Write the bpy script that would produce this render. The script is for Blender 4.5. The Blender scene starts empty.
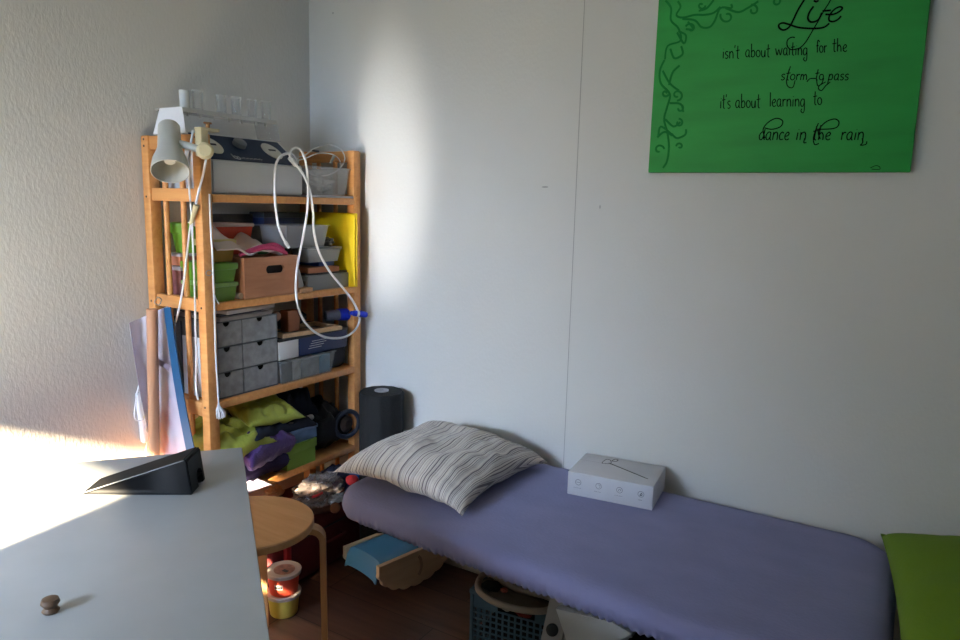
import bpy, bmesh, math, random
from mathutils import Vector, Matrix, noise
random.seed(5)
PI = math.pi
scn = bpy.context.scene
COL = scn.collection

# ------------------------------------------------------------------ camera numbers
D = 2.1; H = 1.336; FPX = 715.6
YAW, PITCH, ROLL = [math.radians(a) for a in (-31.5013, 9.15593, -1.44526)]
CAM = Vector((0, -D, H))
FW = Vector((math.sin(YAW)*math.cos(PITCH), math.cos(YAW)*math.cos(PITCH), -math.sin(PITCH)))
R0 = Vector((math.cos(YAW), -math.sin(YAW), 0)); D0 = FW.cross(R0)
RT = math.cos(ROLL)*R0 + math.sin(ROLL)*D0
DN = -math.sin(ROLL)*R0 + math.cos(ROLL)*D0

def P(px, py, x=None, y=None, z=None):
    """point of the room seen at a photo position, on the plane x=, y= or z="""
    v = RT*((px-480)/FPX) + DN*((py-320)/FPX) + FW
    i, val = (0, x) if x is not None else (1, y) if y is not None else (2, z)
    return CAM + v*((val-CAM[i])/v[i])

# ------------------------------------------------------------------ materials
def lin(c): return tuple(((v/255+.055)/1.055)**2.4 if v/255 > .04045 else v/255/12.92 for v in c)
MATS = {}
def mat(name, rgb, rough=.6, metal=0, bump=0, bscale=60, var=0, vscale=8, spec=.5, sheen=0, stretch=None):
    if name in MATS: return MATS[name]
    m = bpy.data.materials.new(name); m.use_nodes = True; MATS[name] = m
    nt = m.node_tree; b = nt.nodes['Principled BSDF']
    b.inputs['Base Color'].default_value = (*lin(rgb), 1)
    b.inputs['Roughness'].default_value = rough; b.inputs['Metallic'].default_value = metal
    b.inputs['Specular IOR Level'].default_value = spec
    if sheen: b.inputs['Sheen Weight'].default_value = sheen
    tc = nt.nodes.new('ShaderNodeTexCoord'); mp = nt.nodes.new('ShaderNodeMapping')
    nt.links.new(tc.outputs['Object'], mp.inputs['Vector'])
    if stretch: mp.inputs['Scale'].default_value = stretch
    # a slight mottling always, so that no surface is one dead-flat colour
    v = var or .04
    n = nt.nodes.new('ShaderNodeTexNoise'); n.inputs['Scale'].default_value = vscale; n.inputs['Detail'].default_value = 4
    nt.links.new(mp.outputs[0], n.inputs['Vector'])
    r = nt.nodes.new('ShaderNodeMapRange'); r.inputs['From Min'].default_value = .3; r.inputs['From Max'].default_value = .7
    r.inputs['To Min'].default_value = 1-v; r.inputs['To Max'].default_value = 1+v
    nt.links.new(n.outputs['Fac'], r.inputs['Value'])
    mx = nt.nodes.new('ShaderNodeVectorMath'); mx.operation = 'SCALE'
    mx.inputs[0].default_value = lin(rgb)
    nt.links.new(r.outputs[0], mx.inputs['Scale']); nt.links.new(mx.outputs[0], b.inputs['Base Color'])
    if bump:
        n2 = nt.nodes.new('ShaderNodeTexNoise'); n2.inputs['Scale'].default_value = bscale; n2.inputs['Detail'].default_value = 3
        nt.links.new(mp.outputs[0], n2.inputs['Vector'])
        bp = nt.nodes.new('ShaderNodeBump'); bp.inputs['Strength'].default_value = bump; bp.inputs['Distance'].default_value = .004
        nt.links.new(n2.outputs['Fac'], bp.inputs['Height']); nt.links.new(bp.outputs[0], b.inputs['Normal'])
    return m

def clear(name, rgb, op=.25, rough=.15):
    """thin clear or milky plastic / glass"""
    if name in MATS: return MATS[name]
    m = bpy.data.materials.new(name); m.use_nodes = True; MATS[name] = m
    nt = m.node_tree; b = nt.nodes['Principled BSDF']
    b.inputs['Base Color'].default_value = (*lin(rgb), 1); b.inputs['Roughness'].default_value = rough
    b.inputs['Alpha'].default_value = op
    lw = nt.nodes.new('ShaderNodeLayerWeight'); lw.inputs['Blend'].default_value = .35
    r = nt.nodes.new('ShaderNodeMapRange'); r.inputs['To Min'].default_value = op; r.inputs['To Max'].default_value = min(1, op+.55)
    nt.links.new(lw.outputs['Facing'], r.inputs['Value']); nt.links.new(r.outputs[0], b.inputs['Alpha'])
    return m

def wood(name, a, b_, scale=(2, 30, 30), rough=.45):
    if name in MATS: return MATS[name]
    m = bpy.data.materials.new(name); m.use_nodes = True; MATS[name] = m
    nt = m.node_tree; b = nt.nodes['Principled BSDF']; b.inputs['Roughness'].default_value = rough
    tc = nt.nodes.new('ShaderNodeTexCoord'); mp = nt.nodes.new('ShaderNodeMapping'); mp.inputs['Scale'].default_value = scale
    n = nt.nodes.new('ShaderNodeTexNoise'); n.inputs['Scale'].default_value = 2.2; n.inputs['Detail'].default_value = 6; n.inputs['Distortion'].default_value = .6
    cr = nt.nodes.new('ShaderNodeValToRGB'); cr.color_ramp.elements[0].position = .3; cr.color_ramp.elements[1].position = .7
    cr.color_ramp.elements[0].color = (*lin(a), 1); cr.color_ramp.elements[1].color = (*lin(b_), 1)
    nt.links.new(tc.outputs['Object'], mp.inputs['Vector']); nt.links.new(mp.outputs[0], n.inputs['Vector'])
    nt.links.new(n.outputs['Fac'], cr.inputs['Fac']); nt.links.new(cr.outputs[0], b.inputs['Base Color'])
    return m

# ------------------------------------------------------------------ mesh building
class MB:
    def __init__(s): s.bm = bmesh.new()
    def _join(s, b2, M=None):
        me = bpy.data.meshes.new('tmp'); b2.to_mesh(me); b2.free()
        if M is not None: me.transform(M)
        s.bm.from_mesh(me); bpy.data.meshes.remove(me); return s
    def box(s, lo, hi, bev=0, M=None, seg=2, vert=0):
        b = bmesh.new(); bmesh.ops.create_cube(b, size=1)
        for v in b.verts:
            for i in range(3): v.co[i] = lo[i] if v.co[i] < 0 else hi[i]
        if vert:
            e = [e for e in b.edges if abs(e.verts[0].co.z-e.verts[1].co.z) > 1e-6]
            bmesh.ops.bevel(b, geom=e, offset=vert, segments=5, affect='EDGES', profile=.5)
        if bev:
            b.normal_update()
            e = [e for e in b.edges if len(e.link_faces) == 2 and e.calc_face_angle() > .9]
            bmesh.ops.bevel(b, geom=e, offset=bev, segments=seg, affect='EDGES', profile=.5)
        return s._join(b, M)
    def cyl(s, p0, p1, r0, r1=None, seg=20, cap=True):
        p0, p1 = Vector(p0), Vector(p1); r1 = r0 if r1 is None else r1
        return s.lathe([(r0, 0), (r1, (p1-p0).length)], p0, (p1-p0), seg, cap)
    def lathe(s, prof, o, axis=(0, 0, 1), seg=24, cap=True):
        o = Vector(o); q = Vector((0, 0, 1)).rotation_difference(Vector(axis).normalized())
        b = bmesh.new(); rings = []
        for r, h in prof:
            rings.append([b.verts.new(o + q @ Vector((r*math.cos(2*PI*k/seg), r*math.sin(2*PI*k/seg), h))) for k in range(seg)])
        for a, c in zip(rings, rings[1:]):
            for k in range(seg): b.faces.new((a[k], a[(k+1) % seg], c[(k+1) % seg], c[k]))
        if cap:
            if prof[0][0] > 1e-5: b.faces.new(rings[0][::-1])
            if prof[-1][0] > 1e-5: b.faces.new(rings[-1])
        bmesh.ops.remove_doubles(b, verts=b.verts, dist=1e-6)
        return s._join(b)
    def tube(s, pts, r, seg=8, sub=6, closed=False, flat=None):
        pts = [Vector(p) for p in pts]
        if sub > 1: pts = spline(pts, sub, closed)
        b = bmesh.new(); rings = []; n = len(pts); up = Vector((.13, .21, .97)).normalized()
        prev = None
        for i, p in enumerate(pts):
            if closed: t = (pts[(i+1) % n]-pts[i-1])
            else: t = pts[min(i+1, n-1)]-pts[max(i-1, 0)]
            if t.length < 1e-9: t = Vector((0, 0, 1))
            t.normalize()
            if prev is None:
                a = t.cross(up);
                if a.length < .1: a = t.cross(Vector((1, 0, 0)))
            else: a = prev - t*prev.dot(t)
            a.normalize(); prev = a; c = t.cross(a)
            rr = r(i/(n-1)) if callable(r) else r
            rings.append([b.verts.new(p + a*(rr*math.cos(2*PI*k/seg)) + c*(rr*math.sin(2*PI*k/seg))) for k in range(seg)])
        rg = list(zip(rings, rings[1:])) + ([(rings[-1], rings[0])] if closed else [])
        for a, c in rg:
            for k in range(seg): b.faces.new((a[k], a[(k+1) % seg], c[(k+1) % seg], c[k]))
        if not closed: b.faces.new(rings[0][::-1]); b.faces.new(rings[-1])
        return s._join(b)
    def prism(s, poly, h, M=None, bev=0):
        """polygon in XY raised from 0 to h, then moved by M"""
        b = bmesh.new()
        lo = [b.verts.new((x, y, 0)) for x, y in poly]; hi = [b.verts.new((x, y, h)) for x, y in poly]; n = len(poly)
        b.faces.new(lo[::-1]); b.faces.new(hi)
        for k in range(n): b.faces.new((lo[k], lo[(k+1) % n], hi[(k+1) % n], hi[k]))
        bmesh.ops.recalc_face_normals(b, faces=b.faces)
        if bev:
            b.normal_update()
            e = [e for e in b.edges if e.calc_face_angle() > .5]
            bmesh.ops.bevel(b, geom=e, offset=bev, segments=2, affect='EDGES')
        return s._join(b, M)
    def cloud(s, pts8):
        """a hexahedron from eight corners: four bottom, four top, same order"""
        b = bmesh.new(); v = [b.verts.new(p) for p in pts8]
        b.faces.new(v[3::-1]); b.faces.new(v[4:8])
        for k in range(4): b.faces.new((v[k], v[(k+1) % 4], v[4+(k+1) % 4], v[4+k]))
        bmesh.ops.recalc_face_normals(b, faces=b.faces); return s._join(b)
    def grid(s, f, nu, nv, thick=0, closeu=False):
        b = bmesh.new(); g = [[b.verts.new(f(i/nu, j/nv)) for j in range(nv+1)] for i in range(nu+1)]
        for i in range(nu):
            for j in range(nv): b.faces.new((g[i][j], g[i+1][j], g[i+1][j+1], g[i][j+1]))
        b.normal_update()
        if thick: bmesh.ops.solidify(b, geom=b.faces[:], thickness=thick)
        return s._join(b)

def spline(p, sub, closed=False):
    n = len(p); out = []
    if n < 3: return p
    for i in range(n if closed else n-1):
        a = p[(i-1) % n] if closed or i > 0 else p[0]; b, c = p[i], p[(i+1) % n]
        d = p[(i+2) % n] if closed or i+2 < n else p[-1]
        for k in range(sub):
            t = k/sub
            out.append(.5*((2*b)+(c-a)*t+(2*a-5*b+4*c-d)*t*t+(3*b-a-3*c+d)*t**3))
    if not closed: out.append(p[-1])
    return out

ROOTM = {}
def thing(name, label, cat, loc, rz=0, group=None):
    o = bpy.data.objects.new(name, None); COL.objects.link(o)
    o.empty_display_size = .05
    o.location = loc; o.rotation_euler = (0, 0, rz); o['label'] = label; o['category'] = cat
    if group: o['group'] = group
    ROOTM[o.name] = Matrix.Translation(Vector(loc)) @ Matrix.Rotation(rz, 4, 'Z')
    return o
def build(name, mb, m, parent=None, smooth=True, label=None, local=False, kind=None, angle=40):
    me = bpy.data.meshes.new(name); mb.bm.to_mesh(me); mb.bm.free()
    if parent is not None and not local: me.transform(ROOTM[parent.name].inverted())
    elif parent is None and not local:      # a thing that is one mesh: origin at its base
        xs = [v.co for v in me.vertices]
        c = Vector(((min(v.x for v in xs)+max(v.x for v in xs))/2, (min(v.y for v in xs)+max(v.y for v in xs))/2, min(v.z for v in xs)))
        me.transform(Matrix.Translation(-c))
    me.materials.append(m)
    o = bpy.data.objects.new(name, me); COL.objects.link(o)
    if parent is not None:
        o.parent = parent; ROOTM[o.name] = ROOTM[parent.name]
    elif not local: o.location = c
    if smooth:
        for p in me.polygons: p.use_smooth = True
        b = bmesh.new(); b.from_mesh(me); lim = math.radians(angle)
        for e in b.edges:
            if len(e.link_faces) != 2 or e.calc_face_angle(0) > lim: e.smooth = False
        b.to_mesh(me); b.free()
    if label: o['label'] = label
    if kind: o['kind'] = kind
    return o
def one(name, mb, m, label, cat, group=None, kind=None, **k):
    o = build(name, mb, m, None, **k); o['label'] = label; o['category'] = cat
    if group: o['group'] = group
    if kind: o['kind'] = kind
    return o
def struct(name, mb, m, **k):
    o = build(name, mb, m, None, smooth=False, local=True, **k); o['kind'] = 'structure'; return o

# ------------------------------------------------------------------ common materials
PINE = wood('shelf_pine', (204, 138, 76), (220, 158, 94))
BIRCH = wood('birch_veneer', (204, 154, 108), (216, 170, 124), (3, 24, 24), .4)
CRATEW = wood('crate_pine', (168, 112, 78), (186, 130, 94), (20, 3, 20), .6)
WHITEP = mat('white_plastic', (205, 207, 208), .4)
CABLE = mat('white_cable', (228, 228, 230), .45)
IVORY = mat('ivory_plastic', (205, 190, 150), .45)
BLACK = mat('black_plastic', (22, 23, 26), .5)
DARK = mat('dark_screw', (50, 30, 20), .5)
NAVY = mat('navy_card', (28, 42, 84), .5)
NAVYF = mat('navy_fabric', (18, 24, 40), .95, bump=.5, bscale=40)
STEEL = mat('steel', (150, 152, 155), .35, metal=.9)

# ------------------------------------------------------------------ the room
def wall_material(name, rgb, seam=False):
    m = bpy.data.materials.new(name); m.use_nodes = True
    nt = m.node_tree; b = nt.nodes['Principled BSDF']; b.inputs['Roughness'].default_value = .8
    b.inputs['Specular IOR Level'].default_value = .25
    tc = nt.nodes.new('ShaderNodeTexCoord')
    n = nt.nodes.new('ShaderNodeTexNoise'); n.inputs['Scale'].default_value = 1.6; n.inputs['Detail'].default_value = 3
    nt.links.new(tc.outputs['Object'], n.inputs['Vector'])
    r = nt.nodes.new('ShaderNodeMapRange'); r.inputs['From Min'].default_value = .3; r.inputs['From Max'].default_value = .7
    r.inputs['To Min'].default_value = .97; r.inputs['To Max'].default_value = 1.02
    nt.links.new(n.outputs['Fac'], r.inputs['Value'])
    mx = nt.nodes.new('ShaderNodeVectorMath'); mx.operation = 'SCALE'; mx.inputs[0].default_value = lin(rgb)
    nt.links.new(r.outputs[0], mx.inputs['Scale']); nt.links.new(mx.outputs[0], b.inputs['Base Color'])
    mp = nt.nodes.new('ShaderNodeMapping'); mp.inputs['Scale'].default_value = (1, 1, .55)
    n2 = nt.nodes.new('ShaderNodeTexNoise'); n2.inputs['Scale'].default_value = 130; n2.inputs['Detail'].default_value = 2
    nt.links.new(tc.outputs['Object'], mp.inputs['Vector']); nt.links.new(mp.outputs[0], n2.inputs['Vector'])
    bp = nt.nodes.new('ShaderNodeBump'); bp.inputs['Strength'].default_value = .35; bp.inputs['Distance'].default_value = .003
    nt.links.new(n2.outputs['Fac'], bp.inputs['Height']); nt.links.new(bp.outputs[0], b.inputs['Normal'])
    return m
WALLM = wall_material('woodchip_wallpaper', (214, 213, 209))
XL, XR, YF, ZC = -2.088, 2.2, -3.6, 2.5

def floor_material():
    m = bpy.data.materials.new('dark_laminate'); m.use_nodes = True
    nt = m.node_tree; b = nt.nodes['Principled BSDF']; b.inputs['Roughness'].default_value = .38
    tc = nt.nodes.new('ShaderNodeTexCoord')
    br = nt.nodes.new('ShaderNodeTexBrick'); br.inputs['Scale'].default_value = 1
    br.inputs['Brick Width'].default_value = 1.2; br.inputs['Row Height'].default_value = .19; br.inputs['Mortar Size'].default_value = .0015
    br.inputs['Color1'].default_value = (*lin((72, 49, 40)), 1); br.inputs['Color2'].default_value = (*lin((98, 68, 53)), 1)
    br.inputs['Mortar'].default_value = (*lin((25, 16, 13)), 1); br.offset = .37
    nt.links.new(tc.outputs['Object'], br.inputs['Vector'])
    mp = nt.nodes.new('ShaderNodeMapping'); mp.inputs['Scale'].default_value = (1.5, 22, 1)
    n = nt.nodes.new('ShaderNodeTexNoise'); n.inputs['Scale'].default_value = 2; n.inputs['Detail'].default_value = 6
    nt.links.new(tc.outputs['Object'], mp.inputs['Vector']); nt.links.new(mp.outputs[0], n.inputs['Vector'])
    r = nt.nodes.new('ShaderNodeMapRange'); r.inputs['From Min'].default_value = .3; r.inputs['From Max'].default_value = .7
    r.inputs['To Min'].default_value = .7; r.inputs['To Max'].default_value = 1.25
    nt.links.new(n.outputs['Fac'], r.inputs['Value'])
    mx = nt.nodes.new('ShaderNodeVectorMath'); mx.operation = 'SCALE'
    nt.links.new(br.outputs['Color'], mx.inputs[0]); nt.links.new(r.outputs[0], mx.inputs['Scale'])
    nt.links.new(mx.outputs[0], b.inputs['Base Color'])
    return m
struct('floor', MB().box((XL-.1, YF-.1, -.05), (XR+.1, .1, 0)), floor_material())
CEIL = mat('ceiling_paint', (225, 224, 220), .9)
struct('ceiling', MB().box((XL-.1, YF-.1, ZC), (XR+.1, .1, ZC+.05)), CEIL)
struct('wall_back', MB().box((XL-.1, 0, 0), (XR+.1, .1, ZC)), WALLM)
struct('wall_left', MB().box((XL-.1, YF-.1, 0), (XL, 0, ZC)), WALLM)
struct('wall_right', MB().box((XR, YF-.1, 0), (XR+.1, 0, ZC)), WALLM)
# front wall (behind the camera) with the window the daylight comes through
WX0, WX1, WZ0, WZ1 = -2.0, -.975, 1.44, 1.85
fw = MB()
fw.box((XL, YF-.1, 0), (WX0, YF, ZC)).box((WX1, YF-.1, 0), (XR, YF, ZC))
fw.box((WX0, YF-.1, 0), (WX1, YF, WZ0)).box((WX0, YF-.1, WZ1), (WX1, YF, ZC))
struct('wall_front', fw, WALLM)
wf = MB()
for lo, hi in (((WX0, WZ0), (WX0+.04, WZ1)), ((WX1-.04, WZ0), (WX1, WZ1)), ((WX0, WZ0), (WX1, WZ0+.04)), ((WX0, WZ1-.04), (WX1, WZ1))):
    wf.box((lo[0], YF-.08, lo[1]), (hi[0], YF-.03, hi[1]), .004)
struct('window_1', wf, WHITEP)
TRIM = mat('white_baseboard', (200, 192, 178), .5)
struct('baseboard_back', MB().box((XL, -.014, 0), (XR, 0, .062), .004), TRIM)
struct('baseboard_left', MB().box((XL, YF, 0), (XL+.014, -.014, .062), .004), TRIM)
# the joint between two wall boards, papered over
SEAMM = mat('wallpaper_joint', (170, 169, 166), .9)
struct('trim_1', MB().box((-.9462, -.0012, .065), (-.9442, .001, ZC), 0), SEAMM)
# small dents in the plaster
for i, (px, py, w, h) in enumerate(((545, 187, .012, .0025), (600, 207, .002, .006), (333, 13, .004, .003))):
    p = P(px, py, y=0)
    struct('trim_%d' % (i+2), MB().lathe([(.001, -.0012), (1, 0), (1, .0006)], (0, 0, 0), (0, 1, 0), 12), SEAMM)
    o = bpy.data.objects['trim_%d' % (i+2)]; o.scale = (w, 1, h); o.location = (p.x, -.0002, p.z)

# ------------------------------------------------------------------ painting
GREEN = mat('green_canvas', (38, 158, 66), .55, bump=.3, bscale=300, var=.13, vscale=3.5, stretch=(1, 1, 5))
VINE = mat('dark_green_paint', (24, 126, 54), .7, spec=.2)
INK = mat('black_paint', (4, 10, 6), .8, spec=.1)
pl, pr, pb, pt = -.709, -.046, 1.441, 2.0
paint = thing('canvas_painting', 'bright green canvas with black hand-lettered quote and leafy scrolls, hanging on back wall', 'painting', ((pl+pr)/2, -.011, pb))
cv = build('canvas', MB().box((pl, -.022, pb), (pr, -.001, pt), .003), GREEN, paint)
YP = -.0222
def crop(x0, y0, s): return lambda q: P(x0+q[0]/s, y0+q[1]/s, y=YP)
def strokes(name, lst, cr, r, m, flat=True):
    b = MB()
    for st in lst:
        pts = [cr(q) for q in st]
        b.tube(pts, r, seg=6, sub=5)
    for v in b.bm.verts: v.co.y = YP + (v.co.y-YP)*.35
    return build(name, b, m, paint)
A = crop(760, 0, 8.727)
strokes('lettering', [
    [(412, -45), (385, 0), (330, 90), (275, 205), (245, 245), (205, 262), (170, 245), (165, 215), (200, 200), (250, 212), (330, 238), (430, 248), (520, 246), (570, 232), (605, 203)],
    [(467, 55), (430, 110), (418, 160), (440, 190), (480, 188), (515, 165), (540, 110)],
    [(470, 5), (490, 15), (512, 4)],
    [(545, 96), (620, 90)],
    [(570, 125), (640, 125), (700, 95), (718, 68), (690, 60), (640, 90), (605, 140), (605, 180), (640, 188), (680, 170), (708, 140)]], A, .0024, INK)
strokes('lettering', [[(650, -70), (605, 20), (560, 90), (510, 180), (460, 265), (410, 350), (370, 400), (330, 425), (270, 432), (238, 400), (240, 350), (275, 325), (305, 328)]], A, .0015, INK)
# thin handwriting: x right, y down, x-height 1, baseline 0, (advance, strokes)
def arc(cx, cy, rx, ry, a0, a1, n=9):
    return [(cx+rx*math.cos(math.radians(a0+(a1-a0)*k/n)), cy-ry*math.sin(math.radians(a0+(a1-a0)*k/n))) for k in range(n+1)]
G = {
 'i': (.35, [[(.18, -.95), (.14, 0)], [(.22, -1.35), (.24, -1.3)]]),
 's': (.6, [[(.5, -.9), (.3, -1), (.12, -.8), (.2, -.55), (.42, -.42), (.48, -.2), (.3, 0), (.08, -.08)]]),
 'n': (.75, [[(.12, -1), (.12, 0)], [(.12, -.6), (.3, -.95), (.5, -.95), (.6, -.6), (.6, 0)]]),
 "'": (.25, [[(.15, -1.9), (.1, -1.5)]]),
 't': (.55, [[(.3, -1.8), (.24, -.5), (.28, -.05), (.45, 0)], [(.02, -1.1), (.55, -1.2)]]),
 'a': (.75, [[(.55, -.95), (.3, -1), (.08, -.6), (.15, -.1), (.38, -.05), (.55, -.5), (.56, -.95), (.56, -.1), (.7, 0)]]),
 'b': (.72, [[(.15, -1.9), (.12, 0)], [(.12, -.6), (.35, -.95), (.58, -.7), (.55, -.2), (.32, 0), (.12, -.1)]]),
 'o': (.72, [arc(.34, -.5, .27, .48, 80, 440)]),
 'u': (.75, [[(.1, -.95), (.1, -.3), (.28, 0), (.5, -.2), (.58, -.95), (.58, 0)]]),
 'w': (1.05, [[(.05, -.95), (.25, 0), (.48, -.8), (.7, 0), (.95, -1)]]),
 'g': (.75, [[(.56, -.95), (.3, -1), (.08, -.6), (.15, -.1), (.38, -.05), (.55, -.5), (.58, -.95), (.56, .5), (.35, .85), (.12, .6), (.25, .3)]]),
 'f': (.5, [[(.55, -1.5), (.4, -1.75), (.25, -1.5), (.22, 0)], [(.05, -.95), (.45, -1)]]),
 'r': (.55, [[(.12, -1), (.12, 0)], [(.12, -.6), (.3, -.95), (.5, -.9)]]),
 'h': (.75, [[(.15, -1.9), (.12, 0)], [(.12, -.6), (.35, -.95), (.55, -.6), (.57, 0)]]),
 'e': (.65, [[(.1, -.45), (.4, -.55), (.52, -.8), (.35, -1), (.1, -.6), (.15, -.15), (.35, 0), (.58, -.15)]]),
 'm': (1.05, [[(.1, -1), (.1, 0)], [(.1, -.6), (.28, -.95), (.42, -.6), (.42, 0)], [(.42, -.6), (.62, -.95), (.8, -.6), (.82, 0)]]),
 'p': (.75, [[(.16, -1), (.08, .8)], [(.14, -.6), (.35, -1), (.58, -.7), (.5, -.1), (.15, -.1)]]),
 'l': (.3, [[(.15, -1.9), (.12, 0)]]),
 'd': (.75, [[(.55, -.95), (.3, -1), (.08, -.6), (.15, -.1), (.38, -.05), (.55, -.5)], [(.6, -1.4), (.55, -.4), (.7, 0)]]),
 'c': (.6, [[(.52, -.85), (.3, -1), (.08, -.55), (.2, -.05), (.52, -.1)]]),
}
def word(txt, x0, x1, yb, xh, out, slant=0):
    adv = sum(G[c][0] for c in txt); sx = (x1-x0)/adv; x = 0
    for c in txt:
        for st in G[c][1]: out.append([(x0+(x+q[0])*sx - q[1]*xh*slant, yb+q[1]*xh) for q in st])
        x += G[c][0]
B = crop(710, 35, 6.4); C3 = crop(710, 85, 5.647)
def line(words, yb, slope, xh, cr_, extra=(), slant=0, r=.0013):
    for i, (t, a, b) in enumerate(words):
        l = []; word(t, a, b, yb-(a-words[0][1])*slope, xh, l, slant)
        l += [e_ for k, e_ in extra if k == i]; strokes('lettering', l, cr_, r, INK)
line((("isn't", 78, 190), ('about', 225, 385), ('waiting', 418, 628), ('for', 678, 750), ('the', 782, 880)), 150, .0625, 45, B)
line((('storm', 450, 628), ('to', 668, 728), ('pass', 752, 888)), 288, 0, 38, B,
     [(0, [(515, 200), (490, 290), (500, 330), (530, 335), (545, 290)]), (1, [(682, 285), (690, 325), (715, 310), (728, 275)]),
      (2, [(770, 300), (740, 325), (715, 355), (695, 345), (700, 325), (740, 300)]), (1, [(620, 300), (640, 280), (680, 278)])], .15)
line((("it's", 55, 118), ('about', 142, 285), ('learning', 335, 540), ('to', 582, 635)), 132, .038, 42, C3)
line((('dance', 272, 448), ('in', 480, 545), ('the', 575, 682), ('rain', 735, 870)), 310, 0, 44, C3,
     [(0, [(310, 300), (300, 250), (330, 210), (375, 188), (410, 203), (398, 235), (350, 250), (308, 242)]),
      (3, [(860, 300), (862, 325), (850, 340), (880, 335), (886, 318)]), (1, [(535, 300), (530, 325), (545, 325)])], .15, .0015)
strokes('lettering', [[(622, 305), (612, 260), (650, 212), (700, 192), (727, 205), (720, 235), (680, 248), (600, 250)],
                      [(612, 215), (585, 290), (590, 335), (615, 330)]], C3, .0015, INK)
S = crop(860, 130, 10.67)
strokes('signature', [[(110, 405), (170, 380), (210, 395), (205, 420), (125, 418)]], S, .0008, INK)
V1 = crop(650, 0, 7.385); V2 = crop(650, 60, 5.56)
def curl(cx, cy, r, a0, turns, sgn=1, n=14):
    return [(cx+r*(1-.75*k/n)*math.cos(math.radians(a0)+sgn*turns*2*PI*k/n), cy+r*(1-.75*k/n)*math.sin(math.radians(a0)+sgn*turns*2*PI*k/n)) for k in range(n+1)]
strokes('scroll_pattern', [[(115, 5), (155, 60), (155, 150), (210, 210), (225, 300), (130, 340), (110, 440)],
    [(205, 10), (225, 50), (195, 110), (240, 130), (330, 110), (400, 110), (470, 95), (520, 50)],
    [(240, 140), (330, 150), (380, 200), (440, 200), (480, 150), (520, 60), (600, 60), (600, 30)],
    [(360, 80), (420, 60), (470, 0)], [(560, 60), (650, 90), (720, 60), (800, 10)], [(200, 240), (250, 320), (265, 260), (210, 230)],
    [(150, 360), (180, 430), (240, 400), (230, 340)], [(265, 215), (320, 215), (280, 160)],
    curl(570, 120, 52, 200, .9, -1), curl(760, 75, 42, 250, .9), curl(930, 10, 38, 270, .9), curl(380, 40, 30, 0, .9), curl(300, 210, 40, 200, .8)],
    V1, .0030, VINE)
strokes('scroll_pattern', [[(80, 0), (55, 60), (60, 130), (110, 190), (95, 260), (78, 330), (95, 400), (105, 480), (95, 560), (72, 600)],
    [(70, 60), (110, 130), (160, 170)], [(110, 240), (170, 245), (185, 290)], [(85, 330), (130, 370), (170, 345)],
    [(40, 430), (80, 400), (125, 420), (60, 370), (45, 430)], [(120, 410), (150, 435), (195, 415), (200, 385)], [(105, 140), (125, 70), (165, 30)],
    curl(150, 195, 32, 90, 1.1, -1), curl(165, 270, 24, 270, .8), curl(160, 350, 24, 270, .9), curl(50, 500, 30, 350, .8, -1), curl(165, 480, 20, 180, .9), curl(85, 185, 20, 20, 1)],
    V2, .0030, VINE)

# ------------------------------------------------------------------ wooden shelf unit
SX0, SX1, SY0, SY1 = -2.08, -1.80, -.731, -.033
LV = [1.347, 1.021, .713, .40]
sh = thing('wooden_shelf', 'open pine shelf unit with slatted ladder ends standing in the corner', 'shelf', ((SX0+SX1)/2, (SY0+SY1)/2, 0))
for x0 in (SX0, SX1-.036):
    for y0 in (SY0, SY1-.04):
        o = build('post', MB().box((x0, y0, 0), (x0+.036, y0+.04, 1.52), .006), PINE, sh)
        if y0 == SY0:
            for z in [1.508, 1.488] + [l-.012 for l in LV]: build('screw', MB().cyl((x0+.018, y0-.0008, z), (x0+.018, y0+.004, z), .0035, seg=10), DARK, o)
for y0 in (SY0+.006, SY1-.034):
    for z0, z1 in ((1.478, 1.518), (1.323, 1.362), (.995, 1.034), (.667, .712), (.355, .40), (.06, .10)):
        build('side_rail', MB().box((SX0+.036, y0, z0), (SX1-.036, y0+.026, z1), .003), PINE, sh)
    zs = [(1.36, 1.48), (1.032, 1.325), (.71, .997), (.398, .669), (.098, .357)]
    for z0, z1 in zs:
        for x in (-1.992, -1.908):
            build('dowel_slat', MB().cyl((x, y0+.013, z0), (x, y0+.013, z1), .0085), PINE, sh)
for z in LV:
    build('shelf_board', MB().box((SX0+.006, SY0+.041, z-.024), (SX1, SY1-.035, z), .003), PINE, sh)
build('back_rail', MB().box((SX0+.002, SY0+.04, 1.40), (SX0+.02, SY1-.04, 1.44), .003), PINE, sh)

# ------------------------------------------------------------------ top board of the shelf
BLUEP = mat('blue_panel', (12, 34, 64), .5, spec=.3)
DEV = mat('device_white', (196, 198, 200), .4)
dv = thing('therapy_device', 'white therapy device with slanted blue control panel on top shelf', 'device', (-1.92, -.505, LV[0]))
dy0, dy1 = -.682, -.316
M = Matrix(((1, 0, 0, 0), (0, 0, 1, dy0), (0, 1, 0, 0), (0, 0, 0, 1)))
build('housing', MB().prism([(-2.03, 1.351), (-1.812, 1.351), (-1.812, 1.447), (-1.93, 1.534), (-2.03, 1.534)], dy1-dy0, M, .004), DEV, dv)
a = Vector((-1.812, 0, 1.447)); b = Vector((-1.93, 0, 1.534)); nrm = Vector((.087, 0, .118)).normalized(); tdir = (b-a).normalized()
def pan(y, t, h=0): return Vector((a.x, y, a.z)) + tdir*t + nrm*h
L_ = (b-a).length
def panbox(y0, y1, t0, t1, h0, h1):
    return MB().cloud([pan(y0, t0, h0), pan(y1, t0, h0), pan(y1, t1, h0), pan(y0, t1, h0), pan(y0, t0, h1), pan(y1, t0, h1), pan(y1, t1, h1), pan(y0, t1, h1)])
build('control_panel', panbox(dy0+.004, dy1-.012, .004, L_-.012, -.001, .0025), BLUEP, dv, smooth=False)
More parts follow.
